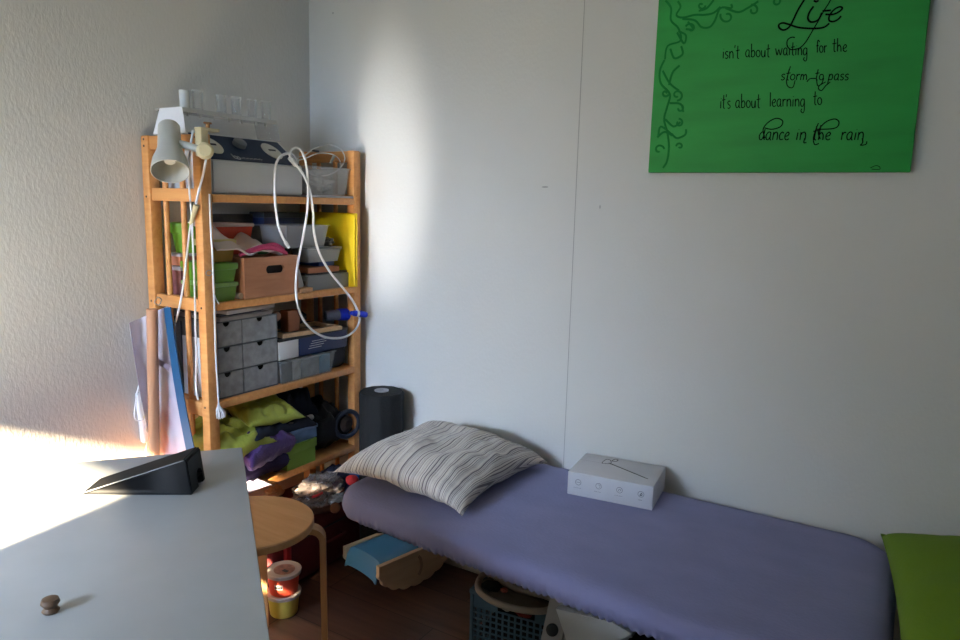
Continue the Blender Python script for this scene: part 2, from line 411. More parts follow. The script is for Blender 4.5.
for yy in (-.635, -.398):
    q = MB().lathe([(.034, 0), (.034, .003), (.030, .004)], (0, 0, 0), (0, 0, 1), 28)
    rot = Matrix(((0, tdir.x, nrm.x, 0), (1, 0, 0, 0), (0, tdir.z, nrm.z, 0), (0, 0, 0, 1)))
    for v in q.bm.verts: v.co = pan(yy, L_*.5, .0025) + (rot.to_3x3() @ Vector((v.co.x, v.co.y*1.25, v.co.z)))
    dl = build('dial', q, mat('dial_white', (205, 202, 190), .45), dv)
    build('pointer', panbox(yy-.014, yy+.014, L_*.5-.003, L_*.5+.003, .006, .009), BLACK, dl, smooth=False)
build('knob', MB().lathe([(.022, 0), (.021, .014), (.017, .017)], pan(-.52, L_*.62, .0025), nrm, 24), mat('grey_knob', (110, 112, 116), .4), dv)
# the small maker's mark: a rounded b and a line of tiny characters
mk = MB()
mk.tube([pan(-.588, .036, .003), pan(-.588, .016, .003), pan(-.578, .016, .003), pan(-.575, .021, .003), pan(-.580, .026, .003), pan(-.587, .024, .003)], .0012, 5, 4)
mk.tube([pan(-.580, .012, .003), pan(-.569, .011, .003), pan(-.567, .019, .003), pan(-.571, .026, .003)], .0012, 5, 4)
for k in range(16):
    y = -.560 + k*.0052
    mk.tube([pan(y, .016, .003), pan(y, .016+.0035*(1+(k*7 % 3)/3), .003), pan(y+.003, .016+.002*(k % 3), .003)], .0005, 4, 1)
build('printed_mark', mk, WHITEP, dv)

# acrylic rack with white end
ACR = clear('clear_acrylic', (215, 214, 208), .16, .1)
rk = thing('acrylic_rack', 'clear acrylic bridge rack with one white end standing on top of the therapy device', 'rack', (-1.99, -.51, 1.534))
zt = 1.602
build('top_plate', MB().box((-2.045, -.70, zt-.006), (-1.935, -.315, zt), .001), ACR, rk)
build('end_plate', MB().cloud([(-2.02, -.726, 1.522), (-1.865, -.726, 1.522), (-1.865, -.722, 1.522), (-2.02, -.722, 1.522), (-2.012, -.706, zt-.002), (-1.905, -.706, zt-.002), (-1.915, -.700, zt-.002), (-2.012, -.700, zt-.002)]),
      mat('white_card', (225, 224, 226), .5), rk, smooth=False, label='white end plate')
build('end_leg', MB().cloud([(-2.045, -.30, 1.534), (-1.935, -.30, 1.534), (-1.935, -.297, 1.534), (-2.045, -.297, 1.534), (-2.045, -.318, zt), (-1.935, -.318, zt), (-1.935, -.315, zt), (-2.045, -.315, zt)]), ACR, rk, smooth=False)
build('front_strip', MB().box((-1.9365, -.70, zt-.012), (-1.933, -.315, zt+.001)), clear('milky_acrylic', (235, 233, 226), .55), rk, smooth=False)
for y in (-.655, -.61, -.56, -.50, -.45, -.39, -.35):
    build('peg', MB().cyl((-1.95, y, zt-.022), (-1.95, y, zt-.004), .004, seg=10), clear('milky_acrylic', (235, 233, 226), .55), rk)
GLASS = clear('thin_glass', (225, 228, 226), .05, .06)
FROST = clear('frosted_glass', (232, 232, 228), .72, .3)
gx = -1.962
for i, (px, lab, gm, hh, rr) in enumerate(((185, 'small frosted white cup at the near end of the rack', FROST, .054, .0155),
        (198, 'faint clear shot glass next to the frosted cup on the rack', GLASS, .060, .0165),
        (221.5, 'clear shot glass on the rack, fourth from its far end', GLASS, .060, .0165),
        (236.5, 'clear shot glass on the rack, third from its far end', GLASS, .060, .0165),
        (252, 'clear shot glass on the rack, second from its far end', GLASS, .061, .0155),
        (266, 'clear shot glass at the far end of the rack, farthest from the lamp', GLASS, .064, .0165))):
    y = P(px, 112, x=gx).y
    g = thing('shot_glass', lab, 'glass', (gx, y, zt), 0, 'small glasses standing on the acrylic rack')
    build('bowl', MB().lathe([(rr*.80, 0), (rr*.94, .004), (rr*.97, hh*.6), (rr, hh), (rr-.0012, hh), (rr*.97-.0014, hh*.6), (rr*.8, .007)], (gx, y, zt+.0005), (0, 0, 1), 24, True), gm, g)
    build('rim', MB().tube([(gx+rr*math.cos(k*PI/12), y+rr*math.sin(k*PI/12), zt+hh) for k in range(24)], .0009, 5, 1, True), FROST, g)

# clear plastic box with tubing
CLEARB = clear('clear_box_plastic', (225, 226, 228), .16, .2)
def tray(t, x0, x1, y0, y1, z0, z1, m, taper=.012, th=.002, name='body'):
    """open-topped moulded box, a little narrower at the foot"""
    b = bmesh.new()
    def ring(i, z, k): return [b.verts.new(p) for p in ((x0+i*k, y0+i*k, z), (x1-i*k, y0+i*k, z), (x1-i*k, y1-i*k, z), (x0+i*k, y1-i*k, z))]
    r = [ring(taper, z0, 1), ring(0, z1, 1), ring(-.004, z1, 1), ring(-.004, z1+.003, 1), ring(th, z1+.003, 1), ring(taper+th, z0+th, 1)]
    for p, q in zip(r, r[1:]):
        for k in range(4): b.faces.new((p[k], p[(k+1) % 4], q[(k+1) % 4], q[k]))
    b.faces.new(r[0][::-1]); b.faces.new(r[-1])
    M_ = MB(); M_._join(b); return build(name, M_, m, t, smooth=False)
cb = thing('clear_plastic_box', 'clear plastic box holding crumpled bag beside the therapy device on top shelf', 'box', (-1.885, -.175, LV[0]))
tray(cb, -1.975, -1.812, -.283, -.082, LV[0]+.008, LV[0]+.103, CLEARB)
one('white_tray', MB().box((-1.99, -.30, LV[0]), (-1.803, -.068, LV[0]+.007), .002), mat('tray_white', (190, 188, 192), .5),
    'flat white sheet lying under the clear plastic box on top shelf', 'tray')
def blob(c, r, seed, amp=.35, n=20, sc=9, flat=None):
    def f(u, v):
        th = u*2*PI; ph = (v-.5)*PI
        d = Vector((math.cos(ph)*math.cos(th), math.cos(ph)*math.sin(th), math.sin(ph)))
        k = 1 + amp*noise.noise(d*2.2+Vector((seed, 0, 0))) + amp*.4*noise.noise(d*sc*.8+Vector((0, seed, 0)))
        return Vector(c) + Vector((d.x*r[0], d.y*r[1], d.z*r[2]))*k
    m = MB().grid(f, n*2, n); bmesh.ops.remove_doubles(m.bm, verts=m.bm.verts, dist=1e-5); return m
BAGM = clear('crumpled_film', (210, 212, 215), .45, .12)
one('crumpled_bag', blob((-1.89, -.18, LV[0]+.055), (.055, .07, .038), 3, .5), BAGM, 'crumpled clear bag lying in the clear plastic box', 'bag')
TUBING = clear('milky_tubing', (225, 224, 220), .8, .3)
K = crop  # alias
def cx(q, x): return P(230+q[0]/5.336, 90+q[1]/5.336, x=x)
t1 = thing('coiled_tube', 'thin milky tube coiled in loose rings above the clear plastic box', 'tube', tuple(P(330, 168, x=-1.86)))
build('ring', MB().tube([cx(q, xx) for q, xx in (((330, 365), -1.82), ((395, 350), -1.84), ((450, 312), -1.87), ((530, 292), -1.88), ((590, 318), -1.86), ((612, 360), -1.83), ((600, 400), -1.82), ((560, 438), -1.825), ((500, 458), -1.84), ((440, 452), -1.85), ((400, 400), -1.84))], .0022, 8, 6), TUBING, t1)
build('ring', MB().tube([cx(q, xx) for q, xx in (((340, 380), -1.83), ((400, 365), -1.85), ((470, 338), -1.87), ((540, 342), -1.86), ((580, 368), -1.84), ((592, 402), -1.83))], .0022, 8, 6), TUBING, t1)
build('valve', MB().cyl(cx((556, 350), -1.85), cx((535, 392), -1.85), .006, .004), TUBING, t1)
build('clip', MB().cyl(cx((440, 322), -1.87), cx((472, 328), -1.87), .004), BLACK, t1, label='black clip')

# thick white leads hanging from the device
def Q(px, py, x=-1.783): return P(px, py, x=x)
w1 = thing('white_lead', 'short thick white lead hanging from device with plug at its free end', 'cable', tuple(Q(287, 247)))
build('cord', MB().tube([Q(296, 160, -1.80), Q(291, 153.5), Q(281, 156), Q(275.6, 166), Q(274.8, 185), Q(275.5, 205), Q(278, 224), Q(282, 236), Q(286, 243)], .0042, 10, 6), CABLE, w1)
build('plug', MB().cyl(Q(285.3, 242), Q(289, 247.5), .0062, .005), CABLE, w1)
w2 = thing('white_lead', 'long thick white lead hanging in a deep loop in front of the shelf', 'cable', tuple(Q(330, 337)))
build('cord', MB().tube([Q(297, 163, -1.80), Q(290, 156), Q(291.5, 150.5), Q(296, 147.8), Q(301.5, 151), Q(306.5, 167), Q(308, 200), Q(304, 232), Q(298, 262), Q(295.8, 290), Q(300, 313), Q(310, 328), Q(325, 337), Q(343, 337.5), Q(355, 330), Q(359.5, 318), Q(354, 303), Q(343, 288), Q(330, 272), Q(319, 252), Q(314, 232), Q(313, 212), Q(309.5, 190), Q(303, 174), Q(292, 160)], .0042, 10, 6), CABLE, w2)
build('connector', MB().cyl(Q(296, 165, -1.80), Q(289, 158, -1.80), .008, .006), CABLE, w2)

# ------------------------------------------------------------------ clamp lamp
LAMPM = mat('lamp_enamel', (186, 183, 172), .35)
bell = P(170.3, 171.6, y=-.845)
ax = Vector((.49, -.36, -.80)).normalized()
top = bell - ax*.165
lp = thing('clamp_lamp', 'cream clamp spotlight with bell shade gripping the near end of the shelf', 'lamp', tuple(bell-Vector((0, 0, .05))))
prof = [(.010, -.002), (.026, 0), (.0295, .006), (.0305, .045), (.032, .085), (.038, .105), (.045, .125), (.049, .15), (.050, .165), (.048, .165), (.044, .13), (.033, .10), (.027, .085), (.0, .08)]
build('lamp_shade', MB().lathe(prof, top, ax, 36, False), LAMPM, lp)
build('bulb', MB().lathe([(.009, .082), (.010, .095), (.018, .108), (.019, .118), (.014, .130), (.0, .135)], top, ax, 24), mat('bulb_glass', (215, 216, 210), .12), lp)
clampc = P(205, 151, y=-.765)
hs = top + ax*.055
j = hs + (clampc-hs).normalized()*.03
build('arm', MB().cyl(j, clampc, .0105), LAMPM, lp)
build('swivel', MB().lathe([(.018, -.012), (.023, -.006), (.023, .008), (.016, .014)], clampc, Vector((.8, -.55, .1)), 28), IVORY, lp)
build('clamp', MB().box((clampc.x-.045, -.765, 1.45), (clampc.x-.015, -.738, 1.53), .006).box((clampc.x-.045, -.765, 1.521), (clampc.x-.015, -.700, 1.531), .003), IVORY, lp)
build('clamp_screw', MB().cyl((clampc.x-.03, -.73, 1.530), (clampc.x-.03, -.73, 1.545), .006).cyl((clampc.x-.03, -.742, 1.545), (clampc.x-.03, -.718, 1.545), .003), mat('brass', (160, 110, 60), .35, metal=.6), lp)
def N(px, py, y=-.742): return P(px, py, y=y)
c1 = thing('lamp_cord', 'thin ivory cord with inline switch hanging from lamp down past slats', 'cord', tuple(N(192, 215)))
build('cord', MB().tube([N(206, 160, -.765), N(203, 175), N(199, 190), N(195, 207), N(191.5, 220), N(188, 245), N(184, 280), N(180, 305), N(175.5, 322)], .0032, 8, 5), CABLE, c1)
build('switch', MB().cyl(N(196.5, 205), N(191, 224), .009, .006, 12), IVORY, c1)
one('hanging_cable', MB().tube([N(193, 130, -.77), N(189, 160, -.76), N(189.5, 190), N(192, 220), N(193.5, 260), N(195, 300), N(195.5, 330), N(196.5, 352), N(196, 385), N(198, 400)], .003, 8, 5), CABLE,
    'straight white cord hanging just behind the inline switch, down the front post', 'cord')
def F(px, py, x=-1.794): return P(px, py, x=x)
c3 = thing('tassel_cord', 'white cord with a fluffy tassel at its lower end hanging along front post', 'cord', tuple(F(220, 415)))
build('cord', MB().tube([F(209.5, 194, -1.797), F(210.5, 225), F(212.5, 260), F(214, 300), F(215.5, 350), F(218.5, 402)], .0027, 8, 5), CABLE, c3)
build('cord_end', MB().tube([F(213.5, 292), F(216, 299), F(219, 304)], .002, 6, 4), CABLE, c3)
tas = MB()
for k in range(26):
    a_ = k*2.4; r_ = .009*math.sqrt((k+1)/26); p0 = F(218.6, 402); 
    tas.tube([p0, p0+Vector((.4*r_*math.cos(a_), .4*r_*math.sin(a_), -.015)), p0+Vector((1.7*r_*math.cos(a_), 1.7*r_*math.sin(a_)+.004, -.034)), p0+Vector((1.5*r_*math.cos(a_), 1.5*r_*math.sin(a_)+.004, -.048-.006*random.random()))], .0020, 5, 3)
build('tassel', tas, CABLE, c3)
build('hook', MB().tube([F(209, 273) + Vector((.004*math.cos(k), .008*math.cos(k*1.05), .008*math.sin(k*1.05))) for k in range(6)], .0012, 6, 3, True), STEEL, c3)

# ------------------------------------------------------------------ plastic boxes etc. on second board
def lidbox(name, label, cat, x0, x1, y0, y1, z0, z1, mb_, ml, lid=.02, group=None, rz=0, taper=.008):
    c = ((x0+x1)/2, (y0+y1)/2, z0)
    t = thing(name, label, cat, c, rz, group)
    Rm = Matrix.Translation(c) @ Matrix.Rotation(rz, 4, 'Z') @ Matrix.Translation((-c[0], -c[1], -c[2]))
    zz = z1-lid
    m = MB().cloud([(x0+taper, y0+taper, z0), (x1-taper, y0+taper, z0), (x1-taper, y1-taper, z0), (x0+taper, y1-taper, z0),
                    (x0+.002, y0+.002, zz), (x1-.002, y0+.002, zz), (x1-.002, y1-.002, zz), (x0+.002, y1-.002, zz)])
    m.bm.transform(Rm); build('body', m, mb_, t, smooth=False)
    m = MB().box((x0-.003, y0-.003, zz), (x1+.003, y1+.003, z1), .003); m.bm.transform(Rm)
    build('lid', m, ml, t)
    return t
LIME = mat('lime_plastic', (98, 146, 32), .45); LIMED = mat('lime_translucent', (100, 140, 38), .4)
zb = LV[1]
lidbox('storage_box', 'lower lime green lidded box standing at front left of second shelf', 'box', -1.97, -1.812, -.684, -.60, zb, zb+.058, LIMED, mat('lime_pale_lid', (130, 170, 90), .4), .012)
lidbox('storage_box', 'upper lime green box stacked at the front left beside wooden crate', 'box', -1.97, -1.812, -.684, -.60, zb+.0585, zb+.118, LIME, LIME, .02)
CONT = mat('pinkish_contents', (150, 92, 84), .7, var=.4, vscale=40)
t = lidbox('storage_box', 'clear box with reddish contents behind the lower slats of second shelf', 'box', -2.04, -1.975, -.684, -.46, zb, zb+.10, mat('cloudy_box_red', (128, 80, 80), .3, var=.35, vscale=30), mat('cloudy_lid', (170, 160, 165), .35), .014)
lidbox('storage_box', 'shallow orange-pink box lying on the clear reddish box', 'box', -2.04, -1.975, -.684, -.48, zb+.1005, zb+.14, mat('salmon_box', (190, 120, 92), .4), mat('cloudy_lid', (170, 160, 165), .35), .01)
tb = thing('storage_tub', 'lime green tub with broad lid standing behind the upper slats', 'box', (-2.0, -.63, zb+.141))
build('body', MB().lathe([(.036, 0), (.045, .058), (.046, .06)], (-2.0, -.635, zb+.141), (0, 0, 1), 28), LIME, tb)
build('lid', MB().lathe([(.05, 0), (.052, .004), (.052, .03), (.048, .034)], (-2.0, -.635, zb+.202), (0, 0, 1), 28), LIME, tb)
lidbox('storage_tub', 'yellow box with cream lid behind the lime boxes on second shelf', 'box', -1.90, -1.835, -.684, -.585, zb+.12, zb+.19, mat('mustard_tub', (170, 130, 30), .5), mat('cream_lid', (200, 190, 130), .5), .02)
lidbox('storage_tub', 'orange-red tub with pale rim standing at back of second shelf', 'box', -2.03, -1.93, -.58, -.43, zb+.12, zb+.235, mat('orange_tub', (205, 70, 38), .5), mat('pale_rim', (190, 170, 160), .5), .012, taper=.015)
one('dark_carton', MB().box((-2.07, -.52, zb), (-2.035, -.34, zb+.262), .002), mat('dark_printed_card', (56, 50, 44), .6, var=.5, vscale=25), 'dark printed carton standing against the wall behind the wooden crate', 'box')
one('grey_carton', MB().box((-2.03, -.42, zb+.11), (-1.95, -.335, zb+.225), .003), mat('grey_blue_card', (72, 78, 84), .6, var=.4, vscale=30), 'grey carton standing behind the pale cloth on second shelf', 'box')
# boxes the two above stand on
lidbox('storage_box', 'plain brown box mostly hidden behind the wooden crate', 'box', -2.03, -1.90, -.585, -.30, zb, zb+.11, mat('brown_card', (110, 80, 60), .7), mat('brown_card', (110, 80, 60), .7), .015)

# wooden crate with grip holes
cr = thing('wooden_crate', 'small pine crate with an oval hand hole standing on second shelf', 'crate', (-1.86, -.465, zb))
x0, x1, y0, y1, z0, z1 = -1.895, -1.803, -.58, -.352, zb+.001, zb+.131
def plate_with_slot(y0, y1, z0, z1, th, cy, cz, hw, hh):
    """board in the YZ plane with a rounded slot through it"""
    b = bmesh.new(); n = 16; inn = []; out = []
    for k in range(n):
        a_ = 2*PI*(k+.5)/n; c_, s_ = math.cos(a_), math.sin(a_)
        inn.append((cy+math.copysign(hw-hh, c_)+hh*c_, cz+hh*s_))
        t_ = min((y1-cy)/c_ if c_ > 0 else (y0-cy)/c_, ((z1-cz)/s_ if s_ > 0 else (z0-cz)/s_))
        out.append((cy+c_*t_, cz+s_*t_))
    # put the outer ring on the real corners
    for ycor, zcor in ((y0, z0), (y0, z1), (y1, z0), (y1, z1)):
        i = min(range(n), key=lambda k: (out[k][0]-ycor)**2+(out[k][1]-zcor)**2); out[i] = (ycor, zcor)
    A_ = [[b.verts.new((x, p[0], p[1])) for p in ring] for x in (0, -th) for ring in (inn, out)]
    for k in range(n):
        q = (k+1) % n
        b.faces.new((A_[0][k], A_[1][k], A_[1][q], A_[0][q])); b.faces.new((A_[2][k], A_[2][q], A_[3][q], A_[3][k]))
        b.faces.new((A_[0][k], A_[0][q], A_[2][q], A_[2][k])); b.faces.new((A_[1][k], A_[3][k], A_[3][q], A_[1][q]))
    bmesh.ops.recalc_face_normals(b, faces=b.faces)
    return b
m = MB(); m._join(plate_with_slot(y0, y1, z0, z1, .010, -.452, z0+.088, .040, .0135), Matrix.Translation((x1, 0, 0)))
fr = build('front_board', m, CRATEW, cr, smooth=False)
m = MB(); m._join(plate_with_slot(y0, y1, z0, z1, .010, -.452, z0+.088, .030, .011), Matrix.Translation((x0+.010-.05, 0, 0)))
build('back_board', m, CRATEW, cr, smooth=False)
for yy in (y0, y1-.010): build('side_board', MB().box((x0-.04, yy, z0), (x1-.010, yy+.010, z1), .001), CRATEW, cr, smooth=False)
build('bottom_board', MB().box((x0-.04, y0+.01, z0), (x1-.010, y1-.010, z0+.008)), CRATEW, cr, smooth=False)
one('dark_filling', MB().box((x0-.03, y0+.015, z0+.009), (x1-.015, y1-.015, z0+.11), .01), mat('dark_cloth', (28, 22, 24), .95), 'dark bundle filling the wooden crate', 'cloth')
TOWEL = mat('pale_cloth', (198, 188, 184), .95, bump=.4, bscale=50)
def cloth(f, m, name, label, cat, nu=26, nv=18, th=.006, parent=None):
    g = MB().grid(f, nu, nv, th)
    return one(name, g, m, label, cat) if parent is None else build(name, g, m, parent)
def tw(u, v):
    y = -.655+u*.26-.02*v; x = -1.97+v*.160
    z = zb+.138+.105*math.exp(-((u-.10)/.30)**2)*(1-.75*v**2)+.055*math.exp(-((u-.70)/.16)**2)*(1-.7*v**2)-.004*v+.014*noise.noise(Vector((u*5, v*5, 1)))
    return Vector((x, y, z))
cloth(tw, TOWEL, 'folded_cloth', 'pale grey cloth draped in a heap over the wooden crate', 'cloth')
PINK = mat('pink_trim', (176, 60, 100), .9, bump=.4)
one('pink_cloth', MB().tube([(-1.825, -.578, zb+.140), (-1.815, -.54, zb+.152), (-1.81, -.49, zb+.162), (-1.81, -.44, zb+.155), (-1.812, -.395, zb+.138)], lambda t: .006+.004*math.sin(PI*t), 10, 6)
    .tube([(-1.84, -.47, zb+.162), (-1.83, -.43, zb+.168), (-1.818, -.40, zb+.150)], .006, 8, 5), PINK, 'pink rolled cloth edge lying on the wooden crate', 'cloth')
one('green_cloth', blob((-1.85, -.47, zb+.150), (.02, .035, .012), 2, .3), mat('green_cloth', (46, 100, 40), .9), 'small green cloth lump under the pink cloth on the crate', 'cloth')
one('small_roller', MB().cyl((-1.83, -.592, zb+.012), (-1.81, -.589, zb+.012), .010), mat('beige_wood', (170, 150, 130), .6), 'small round wooden disc between lime boxes and crate', 'disc')

# right half of the second board
lidbox('storage_box', 'dark navy flat box standing at the back beside the yellow folder', 'box', -2.06, -1.99, -.33, -.12, zb, zb+.27, NAVY, mat('navy_lid', (36, 46, 62), .5), .02)
one('dark_bag', blob((-1.93, -.315, zb+.10), (.05, .045, .09), 4, .25), mat('black_bag', (18, 18, 20), .7), 'black bag squeezed between wooden crate and clear boxes', 'bag')
one('flat_grey_box', MB().box((-1.99, -.298, zb), (-1.812, -.069, zb+.054), .003), mat('grey_card', (116, 118, 118), .55), 'flat grey box at bottom of the pile beside yellow folder', 'box')
one('flat_black_sheet', MB().box((-1.995, -.305, zb+.0545), (-1.818, -.066, zb+.061), .002), mat('black_card', (30, 26, 28), .6), 'black cover lying on the flat grey box', 'sheet')
one('wooden_tray', MB().box((-1.96, -.292, zb+.0615), (-1.815, -.135, zb+.082), .002), mat('orange_wood', (150, 92, 60), .6), 'thin orange-brown wooden case on the black cover', 'case')
one('blue_case', MB().box((-1.95, -.225, zb+.0825), (-1.83, -.145, zb+.098), .003), mat('blue_case', (24, 52, 116), .5), 'narrow blue case under the small clear box', 'case')
CLOUDY = clear('cloudy_box', (186, 188, 192), .34, .3)
t = thing('clear_plastic_box', 'shallow clear lidded box under the larger clear box beside yellow folder', 'box', (-1.88, -.21, zb+.0985))
tray(t, -1.955, -1.815, -.29, -.128, zb+.0985, zb+.142, CLOUDY, .008)
build('lid', MB().box((-1.96, -.294, zb+.146), (-1.811, -.124, zb+.152), .002), CLOUDY, t)
t = thing('clear_plastic_box', 'tall clear box with small blue parts, topmost beside yellow folder', 'box', (-1.89, -.28, zb+.153))
tray(t, -1.97, -1.82, -.385, -.186, zb+.153, zb+.226, CLOUDY, .012)
build('contents', blob((-1.895, -.27, zb+.175), (.055, .075, .018), 8, .3), mat('mixed_bits', (80, 84, 130), .7, var=.6, vscale=60), t)
one('grey_pouch', blob((-1.86, -.155, zb+.168), (.03, .025, .016), 11, .3), mat('grey_pouch', (80, 82, 80), .8), 'small dark grey pouch lying on shallow clear box', 'pouch')
YEL = mat('yellow_folder', (235, 200, 12), .4)
yf = thing('yellow_folder', 'bright yellow plastic folder standing upright against the right end of shelf', 'folder', (-1.92, -.08, zb))
build('cover', MB().box((-2.06, -.081, zb+.001), (-1.778, -.077, zb+.272), .0015), YEL, yf)
build('cover', MB().box((-2.06, -.0905, zb+.001), (-1.780, -.0865, zb+.268), .0015), YEL, yf)
build('spine', MB().box((-2.065, -.0905, zb), (-2.06, -.077, zb+.27), .001), YEL, yf)
one('small_card_box', MB().box((-.03, -.02, 0), (.02, .02, .062), .001, Matrix.Translation((-1.84, -.325, zb+.012)) @ Matrix.Rotation(.35, 4, 'X') @ Matrix.Rotation(.3, 4, 'Z')), mat('light_card', (176, 176, 174), .6),
    'small pale grey carton leaning between crate and grey box', 'box')
one('wooden_stick', MB().box((-1.90, -.345, zb), (-1.793, -.293, zb+.016), .002, None), wood('pale_stick', (190, 140, 96), (206, 158, 112)), 'short flat wooden stick poking out over the shelf edge', 'stick')
one('grey_tube', MB().cyl((-1.93, -.315, zb+.028), (-1.825, -.29, zb+.028), .010), mat('grey_tube', (96, 90, 88), .6), 'short grey tube end lying on the wooden stick', 'tube')

# ------------------------------------------------------------------ third board
zc = LV[2]
GREYD = mat('grey_patterned_card', (146, 149, 154), .7, var=.2, vscale=40)
GREYB = mat('grey_card_body', (96, 100, 106), .7)
ch = thing('drawer_chest', 'grey patterned cardboard mini chest with six drawers on third shelf', 'chest', (-1.90, -.565, zc))
cy0, cy1, cz0, cz1 = -.682, -.436, zc+.001, zc+.246
cdv = -.584
body = MB().box((-2.02, cy0, cz0), (-1.818, cy0+.004, cz1)).box((-2.02, cy1-.004, cz0), (-1.818, cy1, cz1)).box((-2.02, cy0, cz1-.004), (-1.818, cy1, cz1)).box((-2.02, cy0, cz0), (-1.818, cy1, cz0+.004)).box((-2.02, cy0, cz0), (-2.016, cy1, cz1))
for k in (1, 2): body.box((-2.02, cy0+.004, cz0+k*.0805), (-1.82, cy1-.004, cz0+k*.0805+.003))
body.box((-2.02, cdv-.0015, cz0), (-1.82, cdv+.0015, cz1))
build('body', body, GREYB, ch, smooth=False)
for r_ in range(3):
    for c_ in range(2):
        ya, yb = ((cy0+.0055, cdv-.0025), (cdv+.0025, cy1-.0055))[c_]; za = cz0+.0055+r_*.0805; zz = za+.0745
        dw = bmesh.new(); yc = (ya+yb)/2-(.012 if c_ == 0 else 0); hw, hh = .013, .014; n = 8
        # front with a half-round notch cut from the top edge
        out = [(ya, za), (yb, za), (yb, zz)] + [(yc+hw*math.cos(PI*k/n), zz-hh*math.sin(PI*k/n)) for k in range(n+1)] + [(ya, zz)]
        v0 = [dw.verts.new((-1.8165, p, q)) for p, q in out]; v1 = [dw.verts.new((-1.8205, p, q)) for p, q in out]; nn = len(out)
        dw.faces.new(v0); dw.faces.new(v1[::-1])
        for k in range(nn): dw.faces.new((v0[k], v1[k], v1[(k+1) % nn], v0[(k+1) % nn]))
        bmesh.ops.recalc_face_normals(dw, faces=dw.faces); bmesh.ops.triangulate(dw, faces=dw.faces)
        m = MB(); m._join(dw)
        m.box((-2.0, ya, za), (-1.8205, ya+.003, zz-.004)).box((-2.0, yb-.003, za), (-1.8205, yb, zz-.004)).box((-2.0, ya, za), (-1.8205, yb, za+.003))
        d_ = build('drawer', m, GREYD, ch, smooth=False)
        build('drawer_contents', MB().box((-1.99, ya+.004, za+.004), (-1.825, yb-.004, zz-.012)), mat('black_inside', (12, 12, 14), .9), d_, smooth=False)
one('paper_sleeve', MB().box((-1.975, -.6885, zc), (-1.838, -.6845, zc+.19), .001), mat('white_paper', (208, 214, 222), .7), 'white paper sleeve standing upright between shelf end and grey chest', 'paper')
one('blue_grey_folder', MB().box((-2.035, -.6885, zc), (-1.98, -.6845, zc+.235), .001), mat('slate_folder', (78, 92, 108), .7), 'slate blue folder standing behind slats next to the white sleeve', 'folder')
mg = ['topmost loose sheet on the grey drawer chest', 'pale magazine under the topmost sheet on drawer chest', 'grey booklet lowest on top of the drawer chest', 'dark folder among papers on top of drawer chest']
zz = cz1+.001
for i, (rgb, th, rz, y0_, y1_, x1_) in enumerate((((150, 142, 140), .012, .04, -.675, -.46, -1.815), ((60, 58, 64), .006, -.03, -.67, -.50, -1.82), ((176, 166, 160), .012, .10, -.66, -.45, -1.812), ((124, 118, 120), .007, -.08, -.668, -.44, -1.83))):
    c = ((-2.01+x1_)/2, (y0_+y1_)/2, 0)
    m = MB().box((-2.01-c[0], y0_-c[1], 0), (x1_-c[0], y1_-c[1], th), .001, Matrix.Translation((c[0], c[1], zz)) @ Matrix.Rotation(rz, 4, 'Z'))
    one('magazine', m, mat('magazine_%d' % i, rgb, .6, var=.15, vscale=20), [mg[2], mg[3], mg[1], mg[0]][i], 'magazine', 'papers lying on the grey drawer chest')
    zz += th+.0012
one('wooden_disc', MB().lathe([(.0, 0), (.014, .002), (.018, .012), (.014, .022), (.0, .024)], (-1.84, -.428, .948), (.9, -.3, 0), 24), mat('knob_wood', (130, 96, 76), .6), 'round wooden knob beside the papers on the drawer chest', 'knob')
PLB = clear('pill_box_plastic', (190, 196, 200), .10, .2)
t = thing('clear_plastic_box', 'clear box packed with medicine cartons under the navy box', 'box', (-1.87, -.30, zc))
tray(t, -1.955, -1.80, -.436, -.178, zc, zc+.078, PLB, .010)
for (ya, yb, rgb, lab) in ((-.43, -.375, (96, 92, 92), 'dark carton in front of clear box'), (-.372, -.335, (188, 188, 184), ''), (-.332, -.245, (150, 156, 160), ''), (-.242, -.19, (58, 120, 150), 'teal carton')):
    m = MB().box((-1.93, ya, zc+.004), (-1.814, yb, zc+.070), .001)
    o = one('medicine_carton', m, mat('carton_%d_%d' % rgb[:2], rgb, .6, var=.3, vscale=35),
        {-.43: 'dark grey medicine carton nearest the drawer chest in the clear box', -.372: 'narrow off-white medicine carton in the clear box', -.332: 'pale grey medicine carton in the middle of the clear box', -.242: 'teal medicine carton at the right end of the clear box'}[ya], 'carton', 'medicine cartons in the clear box')
    o.parent = None
nb = thing('navy_carton', 'navy blue carton with white end lying on the clear box of medicine cartons', 'box', (-1.87, -.27, zc+.083), -.02)
build('body', MB().box((-1.97, -.345, zc+.083), (-1.812, -.10, zc+.147), .002), NAVY, nb)
build('side_panel', MB().box((-1.968, -.4355, zc+.083), (-1.8125, -.3455, zc+.147), .002), mat('white_card', (225, 224, 226), .5), nb, label='white end of the carton')
build('lid', MB().box((-1.972, -.438, zc+.1475), (-1.808, -.098, zc+.156), .001), BLACK, nb, label='black lid')
tx = MB()
for k in range(4): tx.box((-1.8118, -.30+.006*k, zc+.108+.008*k-.004), (-1.8112, -.235+.012*k, zc+.1095+.008*k-.004))
build('printed_lines', tx, WHITEP, nb, smooth=False)
fw_ = thing('picture_frame', 'flat pale wooden frame lying on the navy carton', 'frame', (-1.88, -.27, zc+.157))
FW_ = wood('frame_pine', (186, 150, 112), (204, 170, 130))
Mf = Matrix.Translation((-1.875, -.275, zc+.157)) @ Matrix.Rotation(-.12, 4, 'Z')
for lo, hi in (((-.075, -.13, 0), (.075, -.112, .014)), ((-.075, .112, 0), (.075, .13, .014)), ((.058, -.112, 0), (.075, .112, .014)), ((-.075, -.112, 0), (-.058, .112, .014)), ((-.058, 0, 0), (.058, .016, .012))):
    build('frame_bar', MB().box(lo, hi, .001, Mf), FW_, fw_, smooth=False)
